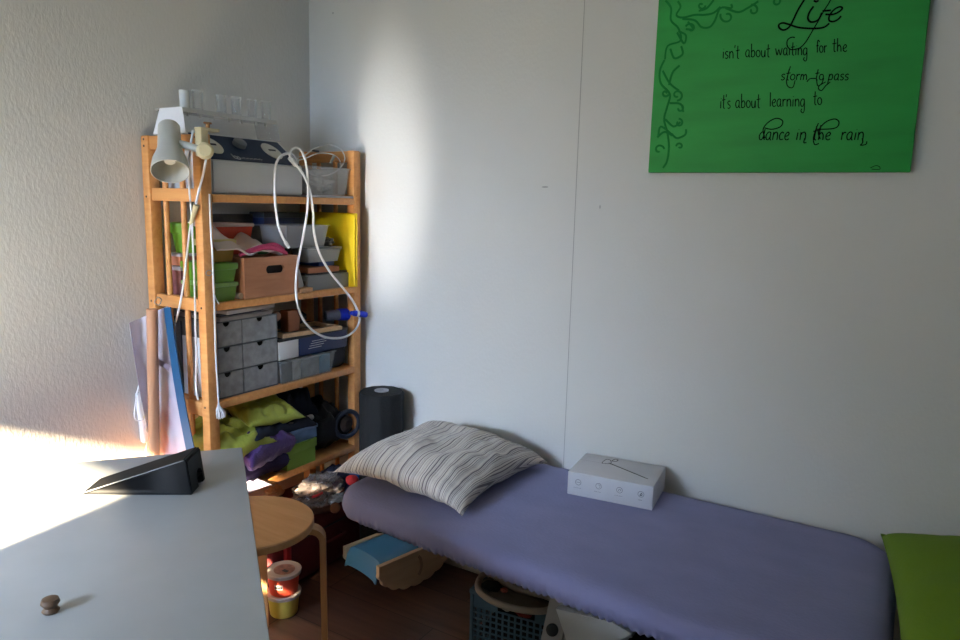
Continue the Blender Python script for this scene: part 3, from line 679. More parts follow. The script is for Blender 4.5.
one('wooden_block', MB().box((-1.87, -.375, zc+.1715), (-1.83, -.320, zc+.245), .003, None), mat('brown_block', (140, 84, 52), .6), 'upright brown wooden block standing on the pale frame', 'block')
one('black_bag', MB().box((-2.03, -.172, zc), (-1.825, -.078, zc+.16), .03, None, 4), mat('black_nylon', (20, 24, 36), .75, bump=.4), 'black nylon bag at the right end of third shelf', 'bag')
BL = mat('cobalt_plastic', (20, 48, 190), .35)
bt = thing('blue_bottle', 'cobalt blue spray bottle poking out past right end of third shelf', 'bottle', (-1.86, -.10, zc+.16))
bp0, bp1 = P(331, 314, x=-1.87), P(352, 312, x=-1.83)
build('cap', MB().lathe([(.019, 0), (.020, .004), (.020, .05), (.017, .054)], bp0+Vector((0, -.03, -.004)), (bp1-bp0), 24), mat('slate_cap', (70, 78, 92), .5), bt, label='slate grey base')
build('body', MB().lathe([(.021, 0), (.023, .006), (.023, .07), (.013, .085), (.012, .10)], bp0+Vector((.01, .02, -.004)), (bp1-bp0)+Vector((.0, 0, -.004)), 24), BL, bt)
e0 = P(352, 313, x=-1.79); e1 = P(374, 315.5, x=-1.755)
build('nozzle', MB().lathe([(.008, 0), (.011, .006), (.0115, .04), (.012, .055), (.009, .062)], e0, (e1-e0), 20), BL, bt)
build('label_band', MB().lathe([(.0118, .018), (.0118, .028)], e0, (e1-e0), 20, False), WHITEP, bt)
build('neck', MB().cyl(bp0+Vector((.02, .075, -.004)), e0, .008), BL, bt)
one('black_pouch', blob((-1.93, -.30, zc+.20), (.05, .09, .03), 14, .25), mat('black_bag', (18, 18, 20), .7), 'black pouch behind the wooden block on third shelf', 'pouch')

# ------------------------------------------------------------------ cushions and cloth on fourth board
zd = LV[3]
def cushion(w, d, h, seed, wr=.012, n=36, pin=.10, sag=0, e=.55):
    m = MB()
    def side(sg):
        def f(u, v):
            a_ = 2*u-1; b_ = 2*v-1
            t_ = max(0, (1-abs(a_)**3.0))**e*max(0, (1-abs(b_)**3.0))**e
            x = a_*w/2*(1-pin*(1-b_*b_)*abs(a_)**3); y = b_*d/2*(1-pin*(1-a_*a_)*abs(b_)**3)
            wv = noise.noise(Vector((a_*3+seed, b_*3, sg)))*wr*(.25+t_) + noise.noise(Vector((a_*7, b_*7+seed, sg)))*wr*.25
            z = sg*(h/2)*t_ + wv*(min(1, 6*(1-max(abs(a_), abs(b_)))))
            if sg < 0: z *= .8
            z -= sag*(abs(a_*b_))**3
            return Vector((x, y, z))
        return f
    m.grid(side(1), n, n); m.grid(side(-1), n, n)
    bmesh.ops.remove_doubles(m.bm, verts=m.bm.verts, dist=1e-4); bmesh.ops.recalc_face_normals(m.bm, faces=m.bm.faces)
    return m
OLIVE = mat('olive_satin', (150, 158, 62), .45, bump=.7, bscale=45, var=.15, vscale=14)
def put(name, m, mt, label, cat, loc, rot=(0, 0, 0), **k):
    k.setdefault('angle', 100)
    o = build(name, m, mt, None, local=True, **k); o.location = loc; o.rotation_euler = rot; o['label'] = label; o['category'] = cat
    return o
put('olive_cushion', cushion(.25, .25, .10, 1, .03), OLIVE, 'shiny olive cushion at near end of fourth shelf, behind table corner', 'cushion', (-1.895, -.612, zd+.160), (.05, .26, .05))
put('green_cushion', cushion(.22, .23, .07, 7, .022), OLIVE, 'shiny yellow-green cushion higher up, tucked under the third shelf', 'cushion', (-1.885, -.462, zd+.226), (-.08, .26, -.1))
put('navy_blanket', cushion(.25, .30, .06, 9, .02, e=.3), NAVYF, 'dark navy folded blanket between the two green cushions', 'blanket', (-1.91, -.43, zd+.172), (-.08, .20, .05))
put('navy_jumper', cushion(.22, .20, .15, 12, .03), NAVYF, 'dark navy garment piled at the back of fourth shelf', 'garment', (-1.96, -.30, zd+.19), (-.35, .1, .1))
PURP = mat('purple_fleece', (70, 42, 108), .95, bump=.9, bscale=70, sheen=.3)
put('purple_blanket', cushion(.25, .22, .13, 5, .03, e=.35), PURP, 'purple fleece folded above the fourth shelf edge beside lime carton', 'blanket', (-1.895, -.508, zd+.108), (.14, .10, .1))
put('dark_purple_cloth', cushion(.26, .21, .10, 15, .02, e=.25), mat('deep_violet', (36, 26, 66), .95, bump=.6), 'deep violet cloth under the purple fleece on fourth shelf', 'cloth', (-1.915, -.52, zd+.048), (0, 0, 0))
put('lilac_cloth', cushion(.10, .13, .022, 25, .006), mat('lilac_cloth', (196, 186, 216), .8), 'pale lilac cloth end sticking out at the fourth shelf edge', 'cloth', (-1.80, -.60, zd+.012), (0, .15, 0))
LG = mat('lime_card', (128, 166, 68), .6)
lidbox('lime_carton', 'lime green cardboard box with lid on fourth shelf beside purple fleece', 'box', -1.99, -1.803, -.418, -.278, zd, zd+.088, LG, LG, .032, taper=.002)
lidbox('blue_carton', 'light blue flat carton lying on the lime green box', 'box', -1.98, -1.806, -.412, -.268, zd+.0885, zd+.138, mat('pale_blue_card', (92, 120, 160), .6, var=.2, vscale=25), mat('pale_blue_lid', (104, 130, 168), .6), .014, taper=.001)
put('white_roll', MB().lathe([(.0, 0), (.010, .003), (.011, .01), (.011, .12), (.009, .128), (.0, .13)], (0, 0, 0), (0, 1, 0), 20), mat('grey_white_cloth', (150, 150, 152), .8),
    'pale grey roll lying on the light blue carton', 'roll', (-1.82, -.405, zd+.155), (.05, 0, 0))
BK = mat('black_gear', (12, 12, 15), .7, bump=.3)
put('black_case', cushion(.22, .19, .17, 31, .03), BK, 'black padded bag at the right end of fourth shelf', 'bag', (-1.915, -.165, zd+.085), (0, .2, 0))
rg = thing('ring_light', 'slate blue round ring leaning at the right end of fourth shelf', 'ring', tuple(P(348, 440, x=-1.80)))
rc = P(347, 424, x=-1.81)
build('ring', MB().tube([rc+Vector((.012*math.cos(k*PI/12), .052*math.cos(k*PI/12), .050*math.sin(k*PI/12))) for k in range(24)], .009, 12, 1, True), mat('slate_rubber', (34, 42, 58), .4), rg)
build('hub', MB().lathe([(.030, 0), (.032, .004), (.032, .02), (.02, .03)], rc+Vector((-.02, 0, 0)), (1, 0, 0), 24), mat('brown_hub', (48, 36, 32), .6), rg)

# ------------------------------------------------------------------ below: case, bag, roll, floor items
MAR = mat('maroon_fabric', (92, 24, 28), .9, bump=.4)
cs = thing('maroon_suitcase', 'dark maroon soft suitcase lying in front of the bottom of shelf', 'suitcase', (-1.80, -.26, 0))
build('body', MB().box((-2.02, -.56, .005), (-1.735, -.09, .232), .03, None, 4), MAR, cs)
build('zip', MB().tube([(-1.7345, -.44, .17), (-1.7335, -.28, .17), (-1.7345, -.12, .17)], .003, 6, 2), mat('maroon_zip', (40, 12, 14), .5), cs)
build('handle', MB().tube([(-1.735, -.34, .12), (-1.715, -.33, .12), (-1.715, -.23, .12), (-1.735, -.22, .12)], .007, 8, 5), MAR, cs)
film = thing('plastic_bag', 'glossy crumpled clear plastic bag lying on the maroon suitcase', 'bag', (-1.76, -.30, .234))
build('body', blob((-1.775, -.305, .295), (.055, .105, .055), 6, .5, 26), clear('glossy_film', (170, 160, 160), .35, .08), film)
build('contents', blob((-1.79, -.32, .280), (.035, .075, .03), 16, .4), mat('grey_brown_cloth', (96, 76, 72), .85), film)
build('knot', blob((-1.73, -.255, .262), (.022, .045, .016), 26, .6), mat('film_white', (200, 200, 204), .12), film)
one('red_strap', MB().tube([P(312, 497, x=-1.735), P(317, 495.5, x=-1.725), P(322, 493, x=-1.73)], .0045, 8, 4), mat('red_plastic', (200, 40, 44), .5), 'short red strap lying beside the knot of the plastic bag', 'strap')
one('navy_bundle', blob((-1.80, -.185, .305), (.05, .055, .045), 18, .3), mat('navy_cloth', (34, 38, 66), .85), 'navy cloth bundle behind the plastic bag', 'cloth')
one('red_ball', blob(tuple(P(352, 480, x=-1.70)), (.024, .024, .018), 22, .1), mat('red_plastic', (200, 40, 44), .5), 'small red ball beside the left tip of striped pillow', 'ball')
one('blue_book', MB().box((-1.79, -.145, .233), (-1.62, -.06, .335), .003), mat('bright_blue', (26, 84, 160), .5), 'bright blue book standing behind the bed end under the pillow tip', 'book')
rl = thing('wooden_roller', 'turned wooden roller lying on the maroon suitcase in front of plastic bag', 'roller', (-1.72, -.33, .234))
r0_, r1_ = P(311, 516, x=-1.745), P(334, 507.5, x=-1.705)
r0_.z = max(r0_.z, .248)
build('rod', MB().cyl(r0_, r1_, .012), mat('dark_wood', (74, 42, 28), .6), rl)
build('end_disc', MB().lathe([(.016, 0), (.019, .003), (.019, .012), (.014, .015)], r1_, (.8, -.25, .15), 24), mat('roller_wood', (118, 72, 46), .6), rl)

roller = thing('foam_roller', 'tall black ribbed foam roller standing on the floor against the back wall', 'roller', (-1.645, -.098, 0))
FOAM = mat('black_foam', (17, 18, 20), .8, bump=.6, bscale=120)
def ribbed():
    b = bmesh.new(); seg = 72; zs_ = [0, .006, .64, .648]; rs = [.076, .080, .080, .076]; rings = []
    for z, r in zip(zs_, rs): rings.append([b.verts.new((-1.645+(r+(.0022 if k % 6 < 3 else 0))*math.cos(2*PI*k/seg), -.098+(r+(.0022 if k % 6 < 3 else 0))*math.sin(2*PI*k/seg), z)) for k in range(seg)])
    for a_, c_ in zip(rings, rings[1:]):
        for k in range(seg): b.faces.new((a_[k], a_[(k+1) % seg], c_[(k+1) % seg], c_[k]))
    b.faces.new(rings[0][::-1]); b.faces.new(rings[-1]); m = MB(); m._join(b); return m
build('foam_body', ribbed(), FOAM, roller, angle=30)
build('core_cap', MB().lathe([(.026, 0), (.026, .004), (.022, .005), (.008, .0045), (.006, .002)], (-1.645, -.098, .648), (0, 0, 1), 28), mat('grey_cap', (140, 140, 144), .5), roller, label='light grey end cap')

# pole, hanging clear bag, wall socket strip
pp, pq = P(152, 309, y=-.795), P(154.3, 450, y=-.800)
one('wooden_pole', MB().cyl(pq+(pq-pp)*((pq.z)/(pp.z-pq.z)), pp, .0165, seg=24), wood('pole_beech', (176, 128, 98), (190, 142, 110), (20, 20, 2)),
    'round beech pole standing upright in front of the near shelf end', 'pole')
hb = thing('zip_bag', 'large limp clear plastic bag with blue zip strip hanging at the near shelf end', 'bag', (-1.95, -.79, .55))
pts = {(0, 0): (129, 323), (1, 0): (168, 306), (0, 1): (158, 480), (1, 1): (196, 470)}
def bagf(u, v):
    tl, tr = Vector((129, 323)), Vector((168, 306)); bl, br = Vector((160, 480)), Vector((197, 468))
    q = (tl*(1-u)+tr*u)*(1-v)+(bl*(1-u)+br*u)*v
    q.x += -3*math.sin(PI*v)*(1-u)
    y = -.752-.060*max(0, 1-u/.42)**1.4+.006*math.sin(u*9+v*2)*min(1, u*3)+.004*noise.noise(Vector((u*6, v*9, 3)))
    return P(q.x, q.y, y=y)
build('sheet', MB().grid(bagf, 24, 40, .0012), clear('limp_film', (215, 208, 222), .42, .2), hb)
def strip(u, v):
    q0 = Vector((164.5, 308)); q1 = Vector((171, 307)); b0 = Vector((190.5, 468)); b1 = Vector((198.5, 466))
    q = (q0*(1-u)+q1*u)*(1-v)+(b0*(1-u)+b1*u)*v; q.x -= 2.0*math.sin(PI*v)
    return P(q.x, q.y, y=-.764+.002*math.sin(v*7))
build('zip_strip', MB().grid(strip, 3, 30, .003), mat('azure_zip', (18, 78, 122), .5), hb, label='blue zip strip')
rc = P(161, 301, y=-.748)
build('ring', MB().tube([rc+Vector((.013*math.cos(k*PI/10), -.01+.004*math.sin(k), .014*math.sin(k*PI/10))) for k in range(20)], .0015, 6, 1, True), STEEL, hb)
build('grey_mark', MB().cloud([P(158, 358, y=-.768), P(170, 366, y=-.768), P(169, 371, y=-.768), P(157, 364, y=-.768), P(158, 358, y=-.767), P(170, 366, y=-.767), P(169, 371, y=-.767), P(157, 364, y=-.767)]), mat('grey_ink', (120, 110, 128), .6), hb, smooth=False)
ps = thing('socket_strip', 'white power strip with plug and cord hanging on the left wall', 'socket', tuple(P(143, 440, x=-2.08)))
s0, s1 = P(142.5, 391, x=-2.075), P(149, 447, x=-2.075)
dirv = (s1-s0).normalized()
qm = Matrix.Translation(s0) @ Vector((0, 0, -1)).rotation_difference(dirv).to_matrix().to_4x4()
build('housing', MB().box((-.010, -.024, -.17), (.016, .024, 0), .008, qm, 3), CABLE, ps)
for k in (.03, .075, .12):
    build('outlet', MB().lathe([(.017, 0), (.017, .003), (.0145, .003), (.014, -.003)], s0+dirv*k+Vector((.0165, 0, 0)), (1, 0, 0), 20), WHITEP, ps)
build('plug', MB().lathe([(.017, 0), (.017, .022), (.010, .032)], s0+dirv*.078+Vector((.018, 0, 0)), (1, -.1, 0), 18), IVORY, ps)
build('cord', MB().tube([s0+dirv*.078+Vector((.048, 0, 0)), P(136, 420, x=-2.05), P(136, 400, x=-2.06), P(139, 386, x=-2.07), P(143, 378, x=-2.08)], .0025, 8, 5), CABLE, ps)
build('supply_cord', MB().tube([s0+dirv*.165, P(146, 455, x=-2.07), P(152, 475, x=-2.07)], .003, 8, 4), CABLE, ps)

# ------------------------------------------------------------------ table
ang = math.atan2(-.505, .656)
tc_ = P(242, 447, z=.73)
u_ = Vector((math.cos(ang), math.sin(ang), 0)); w_ = Vector((math.sin(ang), -math.cos(ang), 0))   # u along right edge towards camera, w away from corner to the left
TBL = mat('white_table_laminate', (190, 194, 198), .27, spec=.5, bump=0)
tb = thing('white_table', 'white laminate table filling the lower left with a black wedge on it', 'table', tuple(tc_ + u_*.75 + w_*.40 - Vector((0, 0, .73))), ang)
build('tabletop', MB().box((-.75, -.40, .705), (.75, .40, .73), .003, None), TBL, tb, local=True)
for sx in (-.68, .68):
    for sy in (-.34, .34):
        build('leg', MB().box((sx-.025, sy-.025, 0), (sx+.025, sy+.025, .705), .003), TBL, tb, local=True)
# black wedge
wt, wr_, wb = P(81, 495.5, z=.73), P(192.5, 495.5, z=.73), P(207.5, 480, z=.73)
e1_ = (wr_-wt).normalized(); e2_ = Vector((-e1_.y, e1_.x, 0)); Lw = (wr_-wt).length; dw_ = .085
wd = thing('black_wedge', 'matt black wedge-shaped stand with a round cable notch lying on white table', 'stand', tuple((wt+wr_)/2+e2_*dw_/2), math.atan2(e1_.y, e1_.x))
Mw = Matrix((( 1, 0, 0, -Lw/2), (0, 0, -1, dw_/2), (0, 1, 0, .0005), (0, 0, 0, 1)))
wedge = MB().prism([(0, 0), (Lw, 0), (Lw-.009, .073), (Lw-.015, .076), (0, .003)], dw_, Mw, .0025)
WDG = mat('matt_black_plastic', (11, 12, 15), .6, spec=.2)
wo = build('body', wedge, WDG, wd, local=True)
cut = MB().cyl((Lw/2-.02, dw_/2-.028, .022), (Lw/2+.03, dw_/2-.028, .022), .016).box((Lw/2-.02, dw_/2-.044, -.01), (Lw/2+.03, dw_/2-.012, .022))
bmesh.ops.recalc_face_normals(cut.bm, faces=cut.bm.faces)
cme = bpy.data.meshes.new('cut'); cut.bm.to_mesh(cme); co = bpy.data.objects.new('cut', cme); COL.objects.link(co)
co.parent = wd
md = wo.modifiers.new('b', 'BOOLEAN'); md.object = co; md.solver = 'EXACT'; md.use_self = True
bpy.context.view_layer.update()
dg = bpy.context.evaluated_depsgraph_get(); nm = bpy.data.meshes.new_from_object(wo.evaluated_get(dg))
print('wedge faces', len(wo.data.polygons), len(nm.polygons))
if len(nm.polygons) > 8: wo.modifiers.clear(); wo.data = nm
else: wo.modifiers.clear()
bpy.data.objects.remove(co)
build('trim_line', MB().tube([(-Lw/2+.004, -dw_/2-.0003, .0055), (Lw/2-.015, -dw_/2-.0003, .0755)], .0011, 5, 1), mat('edge_grey', (120, 124, 130), .4), wd, local=True)
# small brown wooden knob at the left of the table
kp = P(51, 612, z=.73)
one('wooden_stopper', MB().lathe([(.010, 0), (.012, .003), (.008, .008), (.013, .015), (.011, .021), (.0, .024)], (kp.x, kp.y, .7302), (0, 0, 1), 24), mat('brown_knob', (108, 82, 62), .5), 'small brown wooden knob standing on the near left of white table', 'knob')

# ------------------------------------------------------------------ stool
SC = Vector((-1.518, -.827, 0))
st = thing('round_stool', 'round birch stool with bent legs tucked beside the table corner', 'stool', tuple(SC))
build('seat', MB().lathe([(.170, 0), (.176, .003), (.176, .021), (.173, .024), (0.0, .024)], SC+Vector((0, 0, .426)), (0, 0, 1), 64), BIRCH, st)
LEGM = wood('birch_leg', (186, 138, 92), (200, 152, 104), (24, 24, 3), .4)
for dg_ in (42, 132, 222, 312):
    a_ = math.radians(dg_); dd = Vector((math.cos(a_), math.sin(a_), 0)); ss = Vector((-dd.y, dd.x, 0))
    path = [(.06, .4235), (.165, .4235)] + [(.165+.035*math.sin(k*PI/12), .3885+.035*math.cos(k*PI/12)) for k in range(1, 6)] + [(.200, .385), (.203, 0.0)]
    b = bmesh.new(); rings = []
    for i, (r_, z_) in enumerate(path):
        pa = path[max(0, i-1)]; pb_ = path[min(len(path)-1, i+1)]
        t_ = Vector((pb_[0]-pa[0], pb_[1]-pa[1])).normalized(); n_ = Vector((-t_.y, t_.x))*.0085
        # seen from the side the strip is 17 mm thick
        hw = .021
        rings.append([b.verts.new(SC+dd*(r_+s1_*n_.x)+Vector((0, 0, z_-.0075+s1_*n_.y if z_ > .01 else 0))+ss*(s2_*hw)) for s1_, s2_ in ((1, -1), (1, 1), (-1, 1), (-1, -1))])
    for p_, q_ in zip(rings, rings[1:]):
        for k in range(4): b.faces.new((p_[k], p_[(k+1) % 4], q_[(k+1) % 4], q_[k]))
    b.faces.new(rings[0][::-1]); b.faces.new(rings[-1]); bmesh.ops.recalc_face_normals(b, faces=b.faces)
    m = MB(); m._join(b); build('leg', m, LEGM, st, angle=35)

# tubs
def tub(label, x, y, z, body, lidm, printed):
    t = thing('dough_tub', label, 'tub', (x, y, z), 0, 'stacked plastic tubs under the stool')
    build('body', MB().lathe([(.042, 0), (.044, .003), (.050, .062), (.050, .066)], (x, y, z), (0, 0, 1), 36), body, t)
    lid = build('lid', MB().lathe([(.050, 0), (.056, .001), (.057, .012), (.054, .014), (.053, .0115), (.0, .0115)], (x, y, z+.064), (0, 0, 1), 40), lidm, t)
    d = (CAM-Vector((x, y, CAM.z))).normalized(); 
    if printed:
        a0 = math.atan2(d.y, d.x)-.35
        lb = MB().grid(lambda u, v: Vector((x+.0495*math.cos(a0+(u-.5)*.55), y+.0495*math.sin(a0+(u-.5)*.55), z+.030+.016*v)), 8, 1, .0006)
        l_ = build('label_sticker', lb, WHITEP, t)
        bl = MB()
        for k in range(5):
            aa = a0-.2+k*.1; bl.box((-.0004, -.0018, 0), (.0004, .0018, .007), 0, Matrix.Translation((x+.0506*math.cos(aa), y+.0506*math.sin(aa), z+.034)) @ Matrix.Rotation(aa, 4, 'Z'))
        build('printed_text', bl, mat('grey_ink2', (60, 60, 70), .6), l_)
        lb2 = build('lid_label', MB().lathe([(.0, 0), (.034, 0), (.034, .0008), (.0, .0008)], (x+.004, y, z+.0762), (0, 0, 1), 28), mat('lid_print', (150, 110, 100), .4, var=.4, vscale=50), t)
        build('lid_barcode', MB().box((x+.005, y-.012, z+.077), (x+.025, y, z+.0776)), mat('slate_print', (56, 66, 80), .5), t, smooth=False)
    return t
LIDM = mat('milky_lid', (196, 186, 182), .25)
tub('yellow plastic tub with milky lid, lower of the stacked pair under the stool', -1.660, -.577, 0, mat('yellow_tub', (206, 190, 84), .5), LIDM, False)
tub('coral red plastic tub with clear lid, stacked on top of the yellow tub', -1.656, -.579, .0765, mat('coral_tub', (222, 84, 62), .5), LIDM, True)
put('lime_bag', cushion(.16, .14, .20, 41, .02), mat('lime_fabric', (98, 122, 30), .8, bump=.4), 'lime green bag standing on floor behind the stacked tubs', 'bag', (-1.90, -.60, .10), (0, 0, 0))
one('red_folder', MB().box((-1.83, -.505, .0), (-1.72, -.482, .20), .003, None), mat('crimson_folder', (170, 28, 34), .45), 'crimson folder standing upright on the floor behind the stool', 'folder')
one('teal_folder', MB().box((-1.84, -.535, .0), (-1.745, -.515, .205), .002), mat('teal_folder', (26, 60, 68), .5), 'dark teal folder standing next to crimson folder', 'folder')
one('crumpled_paper', blob(tuple(P(274, 492, z=.252)), (.026, .036, .020), 51, .5), mat('peach_paper', (206, 172, 146), .8), 'crumpled peach paper just visible behind the stool seat', 'paper')

# ------------------------------------------------------------------ rocking board toy
PLY = wood('plywood', (224, 196, 164), (236, 212, 182), (20, 3, 20), .55)
zr = .125
c0, c1_, c2_ = P(345, 548, z=zr), P(377, 567, z=zr), P(437, 546, z=zr)
ew = (c1_-c0).normalized(); el = Vector((-ew.y, ew.x, 0)); Wb = (c1_-c0).length
rb = thing('rocker_board', 'plywood rocker with scalloped sides and blue padded top under the bed', 'toy', (c0.x, c0.y, 0), math.atan2(ew.y, ew.x))
Lr = .34
def side_poly():
    pts_ = [(0, zr+.003), (Lr, zr+.003), (Lr, zr-.02)]
    n = 9
    for k in range(n):           # scalloped rocker edge
        for q in range(6):
            a1 = PI*(k+q/6)/n
            r_ = 1-.05*math.sin(PI*q/6)*0+.0
            bx = Lr/2+Lr/2*math.cos(a1)*.98; bz = zr-.02-(zr-.026)*math.sin(a1)
            sc_ = .007*math.sin(PI*q/6)
            pts_.append((bx+sc_*math.cos(a1), bz-sc_*math.sin(a1)+.0))
    pts_.append((0, zr-.02)); return [(x, max(z, .0)) for x, z in pts_]
for yy in (-.012, Wb-.004):
    M_ = Matrix(((0, 0, 1, yy), (1, 0, 0, 0), (0, 1, 0, 0), (0, 0, 0, 1)))
    sp_ = build('side_panel', MB().prism(side_poly(), .016, M_), PLY, rb, local=True, angle=60)
    ap = []
    for k in range(9):
        a1 = -.9+1.8*k/8; ap.append((yy+.016+.0005, Lr*.30+.05+.035*math.cos(a1), .072+.045*math.sin(a1)))
    build('hand_slot', MB().tube([Vector(p) for p in ap], .0055, 8, 2), mat('pale_ply_edge', (190, 160, 128), .6), sp_, local=True)
PAD = mat('blue_vinyl', (84, 152, 205), .42)
def padf(u, v):
    x = .004+u*(Wb-.008); y = -.006+v*(Lr+.0)
    z = zr-.004+.016*math.sin(PI*u)**.4 if 0 < u < 1 else zr-.004
    if v < .08: z -= .06*(1-v/.08)**2*1.0
    return Vector((x, y, z))
build('padded_top', MB().grid(padf, 14, 26, .008), PAD, rb, local=True)

# ------------------------------------------------------------------ crate under the bed
CB = mat('petrol_plastic', (62, 92, 110), .5)
ca, cb_ = P(472, 590, z=.25), P(556, 612, z=.25)
ec = (cb_-ca).normalized(); rzc = math.atan2(ec.y, ec.x)
pc = thing('plastic_crate', 'petrol blue perforated plastic crate standing under the bed', 'crate', (ca.x, ca.y, 0), rzc)
LX, LY, HZ = .265, .30, .25
def perf(w, h, holes):
    """perforated wall as a lattice in XZ, with a grip opening"""
    m = MB(); nx, nz = 14, 10
    m.box((0, 0, h-.045), (w*.3, .003, h-.008)).box((w*.72, 0, h-.045), (w, .003, h-.008)).box((0, -.002, h-.012), (w, .005, h))
    m.box((0, 0, 0), (w, .003, .02))
    for k in range(nx+1): m.box((k*(w-.004)/nx, 0, .015), (k*(w-.004)/nx+.006, .003, h-.045))
    for k in range(nz+1): z = .02+k*(h-.07)/nz; m.box((0, .0003, z), (w, .0027, z+.006))
    return m
for M_ in (Matrix.Identity(4), Matrix.Translation((0, LY, 0))):
    m = perf(LX, HZ, 1); m.bm.transform(M_); build('side_wall', m, CB, pc, local=True, smooth=False)
for xx in (0, LX):
    m = perf(LY, HZ, 1); m.bm.transform(Matrix.Translation((xx, 0, 0)) @ Matrix.Rotation(PI/2, 4, 'Z')); build('side_wall', m, CB, pc, local=True, smooth=False)
build('rim', MB().box((-.006, -.006, HZ-.008), (LX+.006, .006, HZ+.004), .002).box((-.006, LY-.006, HZ-.008), (LX+.006, LY+.006, HZ+.004), .002)
      .box((-.006, 0, HZ-.008), (.006, LY, HZ+.004), .002).box((LX-.006, 0, HZ-.008), (LX+.006, LY, HZ+.004), .002), CB, pc, local=True)
for q in ((-.004, -.004), (LX-.006, -.004), (-.004, LY-.006), (LX-.006, LY-.006)):
    build('corner_post', MB().box((q[0], q[1], 0), (q[0]+.010, q[1]+.010, HZ), .002), CB, pc, local=True)
build('base', MB().box((0, 0, .002), (LX, LY, .008)), CB, pc, local=True, smooth=False)
MC = Matrix.Translation((ca.x, ca.y, 0)) @ Matrix.Rotation(rzc, 4, 'Z')
def inC(x, y, z): return MC @ Vector((x, y, z))
m = cushion(.26, .26, .14, 61, .03); m.bm.transform(Matrix.Translation(inC(.15, .15, .12)) @ Matrix.Rotation(rzc, 4, 'Z'))
one('dark_clothes', m, mat('dark_clothes', (24, 24, 28), .95), 'dark clothes filling the petrol blue crate', 'clothes')
shoe = thing('pale_slipper', 'grey slipper with pale sole edge lying on top in the crate', 'shoe', tuple(inC(.12, .06, .25)))
outl = [P(x, y, z=.275) for x, y in ((481, 577), (478, 588), (487, 598), (505, 606), (530, 611), (548, 610), (556, 603), (545, 596), (520, 590), (500, 580), (490, 573))]
build('sole_edge', MB().tube(outl, .009, 10, 6, True), mat('pale_rubber', (150, 142, 132), .6), shoe, label='pale rounded sole edge')
ctr = sum(outl, Vector())/len(outl)
def shoef(u, v):
    k = u*len(outl); i = int(k) % len(outl); f_ = k-int(k); p_ = outl[i]*(1-f_)+outl[(i+1) % len(outl)]*f_
    return p_*(1-v)+ctr*v+Vector((0, 0, -.012+.010*math.sin(v*2.4)))
build('insole', MB().grid(shoef, 44, 6, 0), mat('grey_lining', (104, 94, 82), .9), shoe)
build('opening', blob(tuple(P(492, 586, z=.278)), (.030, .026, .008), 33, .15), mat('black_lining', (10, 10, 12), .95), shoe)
one('red_tag', blob(tuple(P(504, 590, z=.284)), (.010, .010, .006), 43, .3), mat('rust_tag', (150, 84, 70), .8), 'small rust coloured tag beside the slipper opening', 'tag')
a_ = inC(.10, .012, .222)
one('white_sock', blob(tuple(inC(.095, .022, .214)), (.022, .010, .012), 71, .3), mat('white_sock', (190, 186, 180), .9), 'white cloth showing through the grip opening of crate', 'cloth')
one('red_sock', blob(tuple(inC(.150, .022, .206)), (.024, .010, .012), 72, .3), mat('dark_red_cloth', (110, 34, 34), .9), 'dark red cloth showing through the grip opening of crate', 'cloth')

# ------------------------------------------------------------------ bed / therapy couch
def velvet():
    m = mat('lilac_velvet', (129, 130, 170), .95, bump=.35, bscale=90, var=.07, vscale=6, spec=.15, sheen=.12, stretch=(1, 1.6, 1)); return m
VEL = velvet()
bx0, bx1, by0, by1 = -1.425, .03, -.668, -.012
bed = thing('therapy_couch', 'long padded couch with lilac velvet cover along the back wall', 'bed', ((bx0+bx1)/2, (by0+by1)/2, 0))
def outline(ins, n=14, rad=.13):
    pts_ = []; X0, X1, Y0, Y1 = bx0+ins, bx1-ins, by0+ins, by1-ins; r_ = max(.01, rad-ins)
    cs_ = ((X1-r_, Y1-r_, 0), (X0+r_, Y1-r_, 90), (X0+r_, Y0+r_, 180), (X1-r_, Y0+r_, 270))
    for i, (cx_, cy_, a0) in enumerate(cs_):
        arc_ = [Vector((cx_+r_*math.cos(math.radians(a0+90*k/n)), cy_+r_*math.sin(math.radians(a0+90*k/n)), 0)) for k in range(n+1)]
        pts_ += arc_
        nx = cs_[(i+1) % 4]; e_ = Vector((nx[0]+r_*math.cos(math.radians(nx[2])), nx[1]+r_*math.sin(math.radians(nx[2])), 0))
        m_ = 300 if abs(e_.x-arc_[-1].x) > .9 else 60
        pts_ += [arc_[-1].lerp(e_, k/m_) for k in range(1, m_)]
    return pts_
rows = [(.09, .436, 0), (.03, .428, .6), (.010, .423, 1), (.001, .430, .8), (-.003, .445, .3), (0, .462, .1), (.008, .478, 0), (.022, .487, 0), (.05, .490, 0), (.12, .4905, 0)]
b = bmesh.new(); rings = []
for ins, z, rf in rows:
    o_ = outline(ins); ring = []
    for k, p_ in enumerate(o_):
        s_ = rf*(.0022*math.sin(k*1.35+2*noise.noise(Vector((k*.08, 3, 2))))+.0035*noise.noise(Vector((k*.09, 1, 2))))
        ring.append(b.verts.new((p_.x, p_.y*(1+.115*(p_.x+.83)) if p_.y < -.3 else p_.y, z+s_*.9*(.3 if p_.x < -1.1 else 1))))
        if p_.y < -.3: ring[-1].co.y += s_
    rings.append(ring)
n_ = len(rings[0])
for p_, q_ in zip(rings, rings[1:]):
    for k in range(n_): b.faces.new((p_[k], p_[(k+1) % n_], q_[(k+1) % n_], q_[k]))
b.faces.new(rings[-1]); b.faces.new(rings[0][::-1])
bmesh.ops.recalc_face_normals(b, faces=b.faces); m = MB(); m._join(b)
build('padded_top', m, VEL, bed, angle=60)
GREYM = mat('grey_metal', (150, 154, 156), .5)
build('base_board', MB().box((bx0+.12, by0+.10, .408), (bx1-.10, by1-.06, .435), .003), mat('pale_board', (150, 140, 128), .6), bed)
